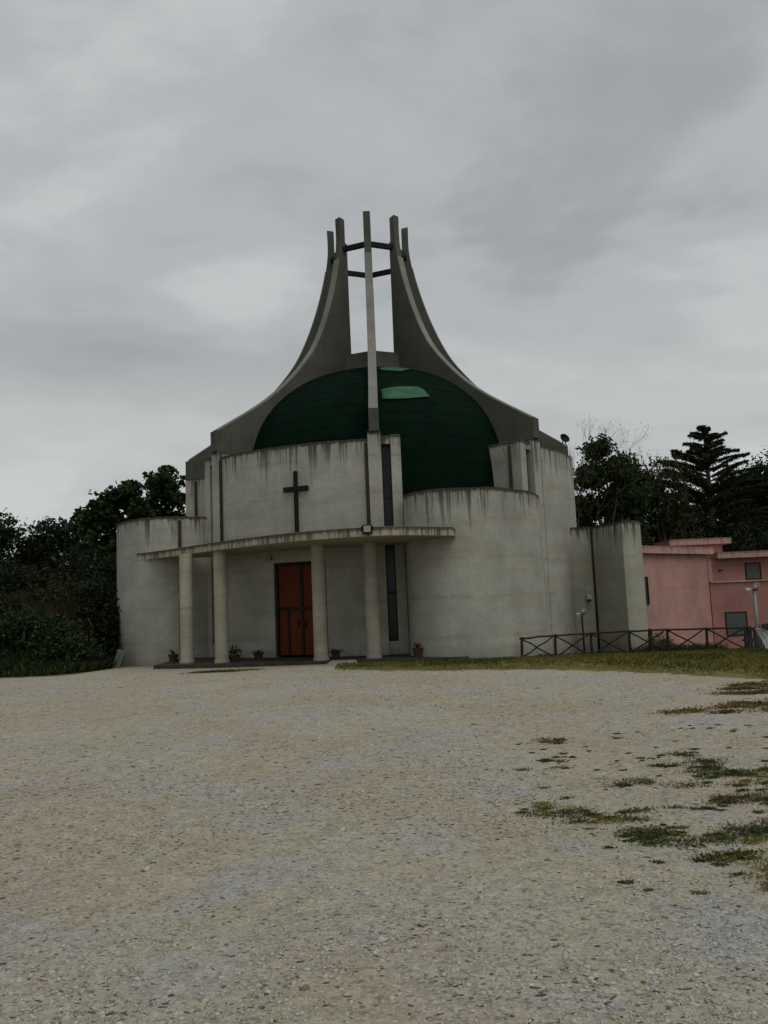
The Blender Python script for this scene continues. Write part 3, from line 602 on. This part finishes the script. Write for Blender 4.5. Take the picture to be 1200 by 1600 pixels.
pot((.86, 25.15), .16, .28, 'spiky plant in a terracotta pot right of the tall slit window', 'agave', 5)
pot((-5.35, 26.68), .14, .18, 'small spiky potted plant tucked behind the second portico column', 'agave', 6)

# ------------------------------------------------------------------ annex right of the church
ann = thing('annex', 'low rounded concrete annex with black run-off streaks right of the church', 'annex', (8.8, 31, -.6))
ap = [(7.3, 31.6), (6.95, 31.1), (8.0, 31.0), (8.6, 29.0), (8.85, 29.05), (9.2, 29.3), (9.5, 29.75), (9.76, 30.6), (9.8, 32), (9.7, 35), (7.9, 35)]
wall('annex_wall', ap[1:4], -1.3, 4.3, .2, M['annex'], ann, inward=(8.9, 32)); wall('bowed_wall', spline(ap[3:10], 6), -1.3, 4.3, .2, M['annex'], ann, inward=(9.0, 32))
o = MB().prism([(7.5, 31.3), (8.15, 31.2), (8.7, 29.3), (9.1, 29.5), (9.5, 30.6), (9.5, 35), (7.9, 35)], 3.9, 4.1).build('flat_roof', M['raw'], ann, attrs={'drop': [2]*14}); bm_normals(o.data)
p0 = np.array((7.98, 30.93, 0)); MB().tube([p0+(0, 0, -.7), p0+(0, 0, 4.2)], .035, 8).build('downpipe', M['pipe'], ann, smooth=True)
wl = thing('wall_lamp', 'small white box lamp on the shaded annex wall', 'wall lamp', (7.72, 30.9, 1.5))
MB().box((7.72, 30.9, 1.5), (1, 0, 0), (0, 1, 0), UP, (-.09, .09), (-.1, .1), (-.02, .16)).build('housing', M['white'], wl, bevel=.02)
MB().box((7.72, 30.86, 1.5), (1, 0, 0), (0, 1, 0), UP, (-.05, .05), (-.05, .05), (-.08, -.021)).build('lamp', M['iron'], wl)

# ------------------------------------------------------------------ pink house, downhill
hs = thing('pink_house', 'pink flat-roofed two-storey house behind the rail fence', 'house', (17, 45, -2.2))
def quadbox(name, poly, z0, z1, mat, ztop=None):
    mb = MB().prism(poly, z0, z1); return dropbox(name, mb, mat, hs, ztop if ztop is not None else z1+5)
Lc, Rc = (11.2, 40.2), (18.75, 47.0)
quadbox('wall', [Lc, Rc, (19.1, 47.6), (19.1, 56), (9, 56), (8.5, 43)], -2.6, 3.66, M['pink'])
quadbox('wall', [(18.9, 47.15), (30, 47.0), (30, 56), (19.1, 56)], -2.6, 2.05, M['pinkdeep'])
quadbox('upper_wall', [(19.0, 47.32), (29.9, 47.2), (29.9, 56), (19.1, 56)], 2.0505, 3.4, M['pinkdeep'])
hd = np.array((Rc[0]-Lc[0], Rc[1]-Lc[1], 0)); hl = np.linalg.norm(hd); hd /= hl; hn = np.array((hd[1], -hd[0], 0)); ho = np.array((*Lc, 0.))
dropbox('roof_fascia', MB().box(ho, hd, hn, UP, (-1, hl+.45), (-9, .3), (3.66, 4.06)), M['pinktrim'], hs, 4.06, .02)
quadbox('roof_fascia', [(19.35, 46.75), (30, 46.6), (30, 56), (19.35, 56)], 3.4005, 3.76, M['pinktrim'], 3.76)
quadbox('stair_head_wall', [(18.3, 50.3), (21.1, 50.2), (21.1, 54), (18.3, 54)], 3.7605, 4.42, M['pink'])
quadbox('stair_head_roof', [(17.7, 49.8), (21.5, 49.7), (21.6, 54.5), (17.7, 54.5)], 4.4205, 4.8, M['pinktrim'], 4.8)
dropbox('string_course', MB().box((18.95, 47.1, 0), (1, -.0135, 0), (0, 1, 0), UP, (0, 11), (-.06, .1), (2.0, 2.08)), M['pinktrim'], hs, 9)
dropbox('corner_trim', MB().box((19.0, 47.3, 0), (1, 0, 0), (0, 1, 0), UP, (-.1, .12), (-.1, .05), (2.081, 3.4)), M['pinktrim'], hs, 9)
MB().box((18.8, 47.06, 0), (1, -.0135, 0), (0, 1, 0), UP, (-.1, 11), (-.03, .08), (-2.6, -1.85)).build('base_band', M['basewhite'], hs)
MB().box(ho, hd, hn, UP, (0, hl), (-.05, .03), (-2.6, -1.95)).build('base_band', M['basewhite'], hs)
def hwin(o_, d, nrm, x0, x1, z0, z1, fill, name='window'):
    fr = MB(); t = .06
    for a in ((x0, x0+t, z0, z1), (x1-t, x1, z0, z1), (x0+t+.001, x1-t-.001, z0, z0+t), (x0+t+.001, x1-t-.001, z1-t, z1)): fr.box(o_, d, nrm, UP, a[:2], (-.05, .045), a[2:])
    w_ = fr.build(name, M['frame'], hs); MB().box(o_, d, nrm, UP, (x0+t, x1-t), (-.04, .012), (z0+t, z1-t)).build('pane' if fill == 'glass' else 'shutter', M[fill], w_)
    return w_
def on(px, py):   # distance along the splayed wall
    return (px-Lc[0])*hd[0]+(py-Lc[1])*hd[1]
hwin(ho, hd, hn, 2.65, 3.45, .98, 2.45, 'glass'); hwin(ho, hd, hn, 2.65, 3.35, -1.9, -.25, 'glass', 'door')
fo = np.array((0, 47.33, 0.)); fd = np.array((1, -.011, 0)); fnn = np.array((0, -1., 0))
f2 = np.array((18.9, 47.15, 0.)); d2 = np.array((1, -.0135, 0))
w1 = hwin(np.array((19.0, 47.32, 0.)), fd, fnn, 2.1, 3.02, 2.09, 3.1, 'shutter')
sh = hwin(f2, d2, fnn, .72, 1.98, -1.1, .28, 'shutter')
for k in range(9): MB().box(f2, d2, fnn, UP, (.79, 1.91), (.0125, .02), (-1.03+k*.14, -1.03+k*.14+.115)).build('slat', M['shutter'], sh)
MB().box(f2, d2, fnn, UP, (.6, .85), (-.25, -.1), (2.68, 2.76)).build('vent', M['frame'], hs)

# ------------------------------------------------------------------ rail fence, lamp posts, palings, sheet
fx = [4.06, 5.24, 6.45, 7.68, 8.9, 10.16, 11.4]; fy = [25.0, 25.7, 26.0, 26.0, 26.0, 26.0, 26.0]
fn = thing('rail_fence', 'rustic dark timber rail fence with crossed braces right of the church', 'fence', (8, 26, -.3))
def wob(p, q, r, n=5, j=.012): return [np.array(p)+(np.array(q)-np.array(p))*i/(n-1)+np.random.default_rng(int(abs(p[0]*1000))+i).normal(size=3)*j for i in range(n)]
zt_ = [.44, .46, .47, .48, .48, .46, .44]
for i, (x, y) in enumerate(zip(fx, fy)):
    zg = float(gz(x, y)); MB().tube(wob((x, y, zg-.2), (x+.03, y, zt_[i]+.02), 0, 4, .006), [.05, .047, .045, .043], 9).build('post', M['fence'], fn, smooth=True)
    if i < 6:
        x2, y2 = fx[i+1], fy[i+1]; zg2 = float(gz(x2, y2))
        MB().tube(wob((x-.05, y-.06, zt_[i]-.02), (x2+.05, y2-.06, zt_[i+1]-.02), 0, 5, .006), .03, 8).build('top_rail', M['fence'], fn, smooth=True)
        MB().tube(wob((x+.06, y-.03, zt_[i]-.06), (x2-.08, y2-.03, zg2+.06), 0, 5, .008), .024, 7).build('brace', M['fence'], fn, smooth=True)
        MB().tube(wob((x+.08, y+.03, zg+.06), (x2-.05, y2+.03, zt_[i+1]-.06), 0, 5, .008), .024, 7).build('brace', M['fence'], fn, smooth=True)
MB().tube(wob((8.38, 26.02, -.5), (8.38, 26.02, .5), 0, 4, .004), .07, 9).build('gate_post', M['fence'], fn, smooth=True)
def lamp_post(x, y, z0, z1, r, label, s=1):
    p = thing('lamp_post', label, 'lamp post', (x, y, z0)); MB().tube([(x, y, z0-.1), (x, y, z1)], r, 10).build('post', M['grey'] if s > 1 else M['iron'], p, smooth=True)
    MB().box((x, y, z1), (1, 0, 0), (0, 1, 0), UP, (-.16*s**.3, .1), (-.03, .03), (.001, .04)).build('arm', M['iron'], p)
    for k, (dx_, dz, an) in enumerate(((-.15*s**.5, .02, 30), (.08, .12, -25))):
        hm = MB().lathe([(.03, -.08), (.05, -.06), (.085, .07), (.085, .1), (.07, .1), (.02, .06)], (0, 0, 0), 14); rr = Matrix.Rotation(R_(90+an), 3, 'X') @ Matrix.Rotation(R_(an), 3, 'Y')
        hm.v = [tuple(rr @ Vector(q)*(.8 if s == 1 else 1.0)+Vector((x+dx_, y-.06, z1+dz))) for q in hm.v]; hm.build('spotlight', M['white'] if k == 0 else M['grey'], p, smooth=True)
lamp_post(6.42, 26.8, -.33, 1.02, .028, 'thin short lamp post with two small spotlights beside the church wall')
lamp_post(11.05, 24.3, -.2, 1.6, .055, 'thicker grey lamp post beside the wooden palings in front of pink house', 2)
pf = thing('paling_fence', 'dark grey upright wooden palings at the right edge', 'fence', (11.6, 24.9, -.2))
for i in range(16):
    x = 11.0+i*.125; y = 25.0-i*.03; zz = .5+.012*i+random.uniform(-.05, .05); lean = random.uniform(-.03, .03)
    MB().add([(x-.055, y-.015, -.4), (x+.055, y-.015, -.4), (x+.055, y+.015, -.4), (x-.055, y+.015, -.4), (x-.05+lean, y-.015, zz-.05), (x+.05+lean, y-.015, zz+random.uniform(-.04, .05)), (x+.05+lean, y+.015, zz), (x-.05+lean, y+.015, zz-.05)],
             [(3, 2, 1, 0), (4, 5, 6, 7), (0, 1, 5, 4), (1, 2, 6, 5), (2, 3, 7, 6), (3, 0, 4, 7)]).build('paling', M['pale'], pf)
for zz in (.05, .38): MB().box((10.9, 25.05, zz), (1, -.24, 0), (0, 1, 0), UP, (0, 2.2), (.0, .04), (0, .07)).build('rail', M['pale'], pf)
# crumpled white sheet hanging on the palings
sv, sf = [], []; nu, nv = 15, 21
for j in range(nv):
    q = j/(nv-1); z_ = .5-1.0*q*.9; xl = np.interp(q, [0, .35, .62, .8, 1], [10.74, 10.86, 10.92, 10.72, 10.5]); xr = np.interp(q, [0, .3, .6, .8, 1], [10.85, 11.25, 11.3, 10.98, 10.56])
    for i in range(nu):
        u = i/(nu-1); sv.append((xl+(xr-xl)*u, 23.75-.25*q+.06*math.sin(u*11+q*3)+.03*math.sin(u*23+q*9)-.1*q*q, max(z_+.05*u*math.sin(q*6), -.17+.02*math.sin(u*9))))
for j in range(nv-1):
    for i in range(nu-1): sf.append((j*nu+i, j*nu+i+1, (j+1)*nu+i+1, (j+1)*nu+i))
o = link('plastic_sheet', mesh('plastic_sheet', sv, sf, smooth=True), M['sheet']); so_ = o.modifiers.new('solidify', 'SOLIDIFY'); so_.thickness = .006
tag(o, 'crumpled white plastic sheet slumped by the palings at the right edge', 'plastic sheet')

# ------------------------------------------------------------------ trees and shrubs
def rnd_ell(n, c, r, g):
    d = g.normal(size=(n, 3)); d /= np.linalg.norm(d, axis=1)[:, None]; return np.array(c)+d*np.array(r)*(g.random(n)**.45)[:, None]
def tree(name, label, base, lobes, ncl, nleaf, lsize, csize, tint, group, seed, trunk=.2, trunk_top=.55, yellow=0., stems=1, spikes=0, core_gap=.9, asp=.6):
    g = np.random.default_rng(seed); zb_ = float(gz(*base)); root = thing(name, label, 'tree' if 'tree' in name else 'shrub', (*base, zb_), group)
    ztop = max(l[2]+l[5] for l in lobes); tm = MB(); tops = []
    for s in range(stems):
        a = g.random()*6.283; off = .25*np.array((math.cos(a), math.sin(a), 0))*(stems > 1); zt_ = zb_+(ztop-zb_)*trunk_top
        p0 = np.array((*base, zb_-.2))+off; p1 = np.array((base[0]+g.normal()*.3, base[1]+g.normal()*.3, zt_))+off*3
        pts = [p0+(p1-p0)*q+g.normal(size=3)*.08*(q > 0)*(q < 1) for q in np.linspace(0, 1, 6)]; tm.tube(pts, list(np.linspace(trunk, trunk*.5, 6)), 7); tops.append(pts)
    P_ = []; CR = []
    for (lx, ly, lz, ra, rb, rc) in lobes:
        c = np.array((lx, ly, lz)); st = tops[g.integers(stems)][g.integers(2, 6)]; mid_ = (st+c)/2+g.normal(size=3)*.3+(0, 0, .2); tm.tube([st, mid_, c], [trunk*.42, trunk*.28, trunk*.12], 6)
        cs = rnd_ell(ncl, c, (ra, rb, rc), g)
        for q in cs[:max(6, ncl//4)]: tm.tube([c+(q-c)*.15, c+(q-c)*.6+g.normal(size=3)*.08, q], [trunk*.1, trunk*.07, .008], 4, cap=False)
        for q in cs: P_.append(q+np.clip(g.normal(size=(nleaf, 3)), -1.9, 1.9)*csize*(.6+.8*g.random())*np.array((1, 1, .75)))
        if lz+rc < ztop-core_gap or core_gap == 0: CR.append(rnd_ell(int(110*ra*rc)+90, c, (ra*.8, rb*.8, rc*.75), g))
        for _ in range(spikes):
            q = c+np.array((g.normal()*ra*.6, g.normal()*rb*.6, rc*.6)); tip = q+np.array((g.normal()*.2, g.normal()*.2, .6+g.random()*.9)); tm.tube([q, tip], [.02, .006], 4, cap=False); P_.append(q+(tip-q)*(g.random((nleaf//2, 1)))*.9+g.normal(size=(nleaf//2, 3))*.09)
    tm.build('trunk', M['bark'], root, smooth=True)
    P_ = np.concatenate(P_); pc = [leaf_cloud(P_, lsize, tints(len(P_), tint, .45, yellow), 0, asp)]
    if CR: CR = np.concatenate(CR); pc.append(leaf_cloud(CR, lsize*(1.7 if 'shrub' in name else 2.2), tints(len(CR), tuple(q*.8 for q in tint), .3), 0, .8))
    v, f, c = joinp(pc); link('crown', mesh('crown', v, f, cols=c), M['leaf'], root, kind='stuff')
    return root
DK, MDG, OLV = (.018, .028, .012), (.024, .042, .012), (.03, .036, .013)
GL, GRt = 'trees beyond the left end of the church', 'trees behind the pink house and annex'
tree('broadleaf_tree', 'tall broad-leaved tree rising directly left of the church', (-13.2, 42), [(-13.6, 42, 7.5, 1.0, 1.3, 1.35), (-14.6, 42, 7.0, .8, 1.2, .9), (-12.6, 42, 6.8, 1.0, 1.4, 1.0), (-11.5, 42, 8.0, .9, 1.3, 1.3), (-15.5, 42, 6.5, .8, 1.2, 1.2), (-12.6, 42, 5.2, 2.2, 2, 1.6), (-14.6, 42.5, 4.6, 2.2, 2, 1.6), (-12.2, 42, 3.2, 2.4, 2, 1.6), (-10.8, 42.4, 6.4, 1.2, 1.5, 1.6)], 32, 40, .25, .2, MDG, GL, 11, .22, asp=.85, core_gap=3.0)
tree('evergreen_tree', 'dark dense evergreen tree between the left edge and the tall tree', (-16.6, 40), [(-16.6, 40, 5.2, 1.3, 1.5, 1.4), (-17.6, 40, 4.3, 1.2, 1.4, 1.3), (-15.5, 40, 4.4, 1.4, 1.4, 1.5), (-16.4, 40, 2.8, 2.2, 1.6, 1.5), (-14.8, 39.5, 3.0, 1.3, 1.4, 1.3)], 50, 50, .2, .24, DK, GL, 12, .2)
tree('evergreen_tree', 'dark ragged evergreen tree at the left edge of the picture', (-18.4, 38), [(-18.4, 38, 5.3, 1.0, 1.3, 1.3), (-19.5, 38, 5.6, 1.2, 1.3, 1.3), (-18.6, 38, 3.4, 1.3, 1.4, 1.5), (-20.2, 38, 4.0, 1.4, 1.4, 1.6)], 48, 46, .2, .22, DK, GL, 13, .2)
SG = 'shrubs on the bank left of the church'
shr = [(-11.6, 33.0, 1.6, 2.2, DK, 'dark shrub hard against the left end of the church wall'), (-13.3, 36.5, 1.9, 2.6, DK, 'dark shrub on the bank below the tall tree'), (-15.2, 35.5, 1.9, 2.0, OLV, 'olive green shrub high on the left bank'),
       (-17.0, 35.0, 1.9, 2.4, DK, 'dark tall shrub on the bank at the left edge'), (-11.4, 28.4, 1.2, 1.1, MDG, 'low green shrub beside the leaning stone slab'), (-12.6, 29.2, 1.5, 1.4, MDG, 'green shrub at the foot of the left bank'),
       (-14.1, 30.0, 1.5, 1.3, MDG, 'low green shrub beneath the dry grass on the bank'), (-13.2, 32.6, 1.5, 1.3, OLV, 'olive shrub beside the dry grass on the bank'), (-15.8, 31.5, 1.6, 1.6, DK, 'dark shrub low at the left edge of the picture'), (-10.9, 31.0, 1.1, 2.6, DK, 'dark upright shrub touching the left curved wall')]
for i, (x, y, r, h, tn, lab) in enumerate(shr):
    z0 = float(gz(x, y)); tree('leafy_shrub', lab, (x, y), [(x, y, z0+h*.45, r*.8, r*.7, h*.5), (x+r*.5, y-.2, z0+h*.35, r*.6, r*.6, h*.4), (x-r*.5, y+.2, z0+h*.55, r*.6, r*.6, h*.5)], 38, 42,   .12, .2, tuple(q*.75 for q in tn), SG, 30+i, .06, .5, .02, 3, 0, 0)
# tall dry grass and green undergrowth on the left bank
n = 9000; x = -13.7+rng.normal(size=n)*1.3; y = 32.5+rng.normal(size=n)*.8
tg = tints(n, (.06, .05, .022), .45); z_ = gz(x, y); grass_obj('dry_grass', 'tall dry straw coloured grass on the left bank', [blades(x, y, .5+.7*rng.random(n), .02, tg, .5, z_)])
n = 26000; x = -9.9-rng.random(n)**1.3*9; y = 24.6+rng.random(n)**1.2*7; k = (y > 24.7+.8*vnoise(x, y, 1, 31)+np.where(x > -10.6, (x+10.6)*3.2, 0)) & ~((x > -10.2) & (y > 29)); x, y = x[k], y[k]; n = len(x)
tg = tints(n, (.018, .028, .008), .45, .06); grass_obj('undergrowth', 'dark green undergrowth along the gravel edge left of the church', [blades(x, y, (.08+.26*rng.random(n))*sst(24.4, 27, y)+.05, .05, tg, 1.3, gz(x, y))])
# right-hand trees
tree('broadleaf_tree', 'open-crowned tree with ragged clumps rising behind the annex', (13.8, 50), [(13.6, 50, 10.7, .7, .8, .75), (13.1, 50, 9.0, 1.0, 1.2, 1.0), (14.9, 50, 9.4, 1.1, 1.2, 1.0), (12.6, 50, 7.0, 1.5, 1.4, 1.2), (15.2, 50, 7.4, 1.7, 1.6, 1.6), (13.8, 50, 4.8, 2.3, 1.8, 1.8), (12.4, 49, 2.6, 2.2, 1.6, 1.6), (11.4, 50, 5.6, 1.6, 1.5, 1.6), (15.6, 51, 4.6, 1.8, 1.5, 2), (11, 51, 3.2, 1.6, 1.5, 2)], 34, 44, .24, .26, MDG, GRt, 14, .2)
tree('broadleaf_tree', 'dense green tree standing between the annex and the cedar', (17.4, 55), [(17.2, 55, 9.6, 1.4, 1.3, 1.1), (18.3, 55, 8.3, 1.5, 1.5, 1.4), (16.4, 55, 7.4, 1.8, 1.5, 1.7), (17.8, 55, 5.2, 2.4, 1.8, 2.2), (16.8, 54, 2.6, 2.6, 1.6, 2.0), (19.4, 56, 4.2, 1.8, 1.6, 2.4), (15.2, 55, 4.6, 1.6, 1.5, 2.2), (20.8, 56, 6.6, 1.3, 1.4, 1.6)], 46, 50, .24, .3, DK, GRt, 15, .22)
tree('feathery_tree', 'thin feathery tree with upright twigs left of the cedar', (18.6, 52), [(18.2, 52, 9.0, .8, .8, 1.1), (19.2, 52, 8.6, .7, .8, 1.2), (18.8, 52, 6.4, 1.2, 1, 1.6), (19.0, 52, 3.8, 1.6, 1.2, 1.8)], 26, 34, .16, .24, OLV, GRt, 16, .14, .7, 0, 2, 7)
tree('evergreen_tree', 'broad dark evergreen filling the gap under the cedar', (23.0, 64), [(23, 64, 5.4, 2.6, 2, 2.6), (24.8, 64, 6.8, 2.0, 2, 1.6), (26.8, 64, 6.2, 2.4, 2, 2.4), (24.4, 63, 2.8, 3.6, 2, 2.4), (28, 64, 3.4, 3, 2, 2.4)], 60, 60, .24, .42, DK, GRt, 17, .26)
tree('evergreen_tree', 'massive dark round-topped evergreen at the right edge', (31.0, 64), [(28.8, 65, 9.2, 2.2, 2, 1.9), (31.0, 64, 9.8, 2.4, 2, 2.3), (33.6, 64, 10.8, 2.2, 2, 2.4), (29.8, 64, 6.2, 3.2, 2.4, 2.6), (32.8, 64, 6.4, 3.2, 2.4, 2.8), (30.8, 63, 3.0, 3.8, 2.4, 2.6), (32.6, 63.4, 12.4, .7, .8, .8)], 64, 66, .22, .44, DK, GRt, 18, .3)
tree('evergreen_tree', 'low dark evergreen hedge-like tree directly behind the pink roof', (20.4, 58), [(19.6, 58, 3.8, 2.0, 1.6, 2.0), (21.4, 58, 4.6, 1.8, 1.6, 2.2), (22.8, 58, 3.6, 2.4, 1.6, 2.2), (25.6, 58, 4.4, 2.4, 1.8, 2.4)], 60, 56, .22, .38, DK, GRt, 19, .24)
def cedar(base, ztop, label):
    g = np.random.default_rng(5); zb_ = float(gz(*base)); root = thing('cedar_tree', label, 'tree', (*base, zb_), GRt); tm = MB(); P_ = []; b3 = np.array((*base, 0.))
    tm.tube([b3+(0, 0, zb_-.2), b3+(.1, 0, zb_+5), b3+(0, 0, ztop-.3), b3+(.05, 0, ztop)], [.4, .3, .08, .02], 9)
    z_ = ztop-.25
    while z_ > 1.5:
        q = (ztop-z_)/(ztop-1.5)
        for s in range(g.integers(6, 8)):
            a = g.random()*6.283 if s > 1 else (s*math.pi+g.normal()*.3); ln = (.3+1.02*(ztop-z_))*(.42+.6*g.random()); ln = min(ln, 3.9+.9*g.random())
            d = np.array((math.cos(a), math.sin(a)*.8, 0)); rise = .28+.3*g.random(); pts = []; zz_ = z_; z_ = z_+g.normal()*.22*min(1, q*8)
            for k in range(7):
                t_ = k/6; pts.append(b3+(0, 0, z_)+d*ln*t_+np.array((0, 0, 1))*(rise*ln*t_-.16*ln*t_**3))
            tm.tube(pts, list(np.linspace(.07, .012, 7)), 5, cap=False)
            nn = int(230*ln+60); t_ = .12+.88*g.random(nn)**.85; bp = np.array([b3+(0, 0, z_)+d*ln*x+np.array((0, 0, 1))*(rise*ln*x-.16*ln*x**3) for x in t_]); sd_ = np.array((-d[1], d[0], 0))
            wd = (.06+.16*ln*.42*(1-t_)*np.minimum(1, t_*4)); bp = bp+g.normal(size=(nn, 3))*np.array((.04, .04, .03))+sd_*(g.normal(size=nn)*wd)[:, None]-np.array((0, 0, 1))*(np.abs(g.normal(size=nn))*(.07+.07*(1-t_)))[:, None]; P_.append(bp); z_ = zz_
        z_ -= .44+.2*g.random()
    tm.build('trunk', M['bark'], root, smooth=True); P_ = np.concatenate(P_); v, f, c = leaf_cloud(P_, .19, tints(len(P_), DK, .4), .2, .36); link('crown', mesh('crown', v, f, cols=c), M['leaf'], root, kind='stuff')
cedar((24.6, 60), 14.0, 'tall spiky cedar with upswept tiered branches behind the house')
def bare(base, ztop, seed, label):
    g = np.random.default_rng(seed); zb_ = float(gz(*base)); root = thing('bare_tree', label, 'tree', (*base, zb_), GRt); tm = MB(); tips = []
    def grow(p, d, ln, r, lev):
        q = p+d*ln; mid_ = (p+q)/2+g.normal(size=3)*ln*.06; tm.tube([p, mid_, q], [r, r*.8, r*.6], 5 if lev > 2 else 4, cap=False)
        if lev == 0: tips.append(q); return
        for _ in range(3):
            e_ = d+g.normal(size=3)*.27; e_[2] = abs(e_[2])*.8+.25; e_ /= np.linalg.norm(e_); grow(q, e_, ln*(.62+.2*g.random()), r*.6, lev-1)
    h = ztop-zb_; grow(np.array((*base, zb_-.1)), np.array((0, 0, 1.)), h*.31, .07, 5); tm.build('trunk', M['bark'], root)
    P_ = np.concatenate([q+g.normal(size=(3, 3))*.12 for q in tips]); v, f, c = leaf_cloud(P_, .07, tints(len(P_), (.07, .07, .05))); link('crown', mesh('crown', v, f, cols=c), M['leaf'], root, kind='stuff')
bare((11.7, 48), 11.0, 3, 'almost leafless tree with fine twigs behind the right end of the dome'); bare((10.2, 47), 11.3, 4, 'bare twiggy treetop peeping over the right rib of the church')
# weeds along the fence and walls
n = 2600; x = np.concatenate([7.9+rng.random(n)*3, 4+rng.random(n)*3.4]); y = np.concatenate([26.1+rng.random(n)*1.6, 25.9+rng.random(n)*.8]); tg = tints(2*n, (.04, .06, .02), .4, .1)
k = np.hypot(x-AX[0], y-AX[1]) > 8.5; k &= ~((x < 5.3) & (y > 26.6)); x, y, tg = x[k], y[k], tg[k]
grass_obj('fence_weeds', 'taller green weeds along the foot of the rail fence', [blades(x, y, (.05+.13*rng.random(len(x)))*(1+.9*(x > 8.2)), .018, tg, .5, gz(x, y))])
xb, yb = 9.4, 28.5; zb2 = float(gz(xb, yb)); tree('leafy_shrub', 'small brownish shrub behind the rail fence by the pink wall', (xb, yb), [(xb, yb, zb2+.35, .35, .35, .35), (xb+.3, yb, zb2+.25, .25, .25, .25)], 26, 30, .07, .1, (.08, .06, .03), 'shrubs behind the rail fence', 77, .03, .4, .2, 3)
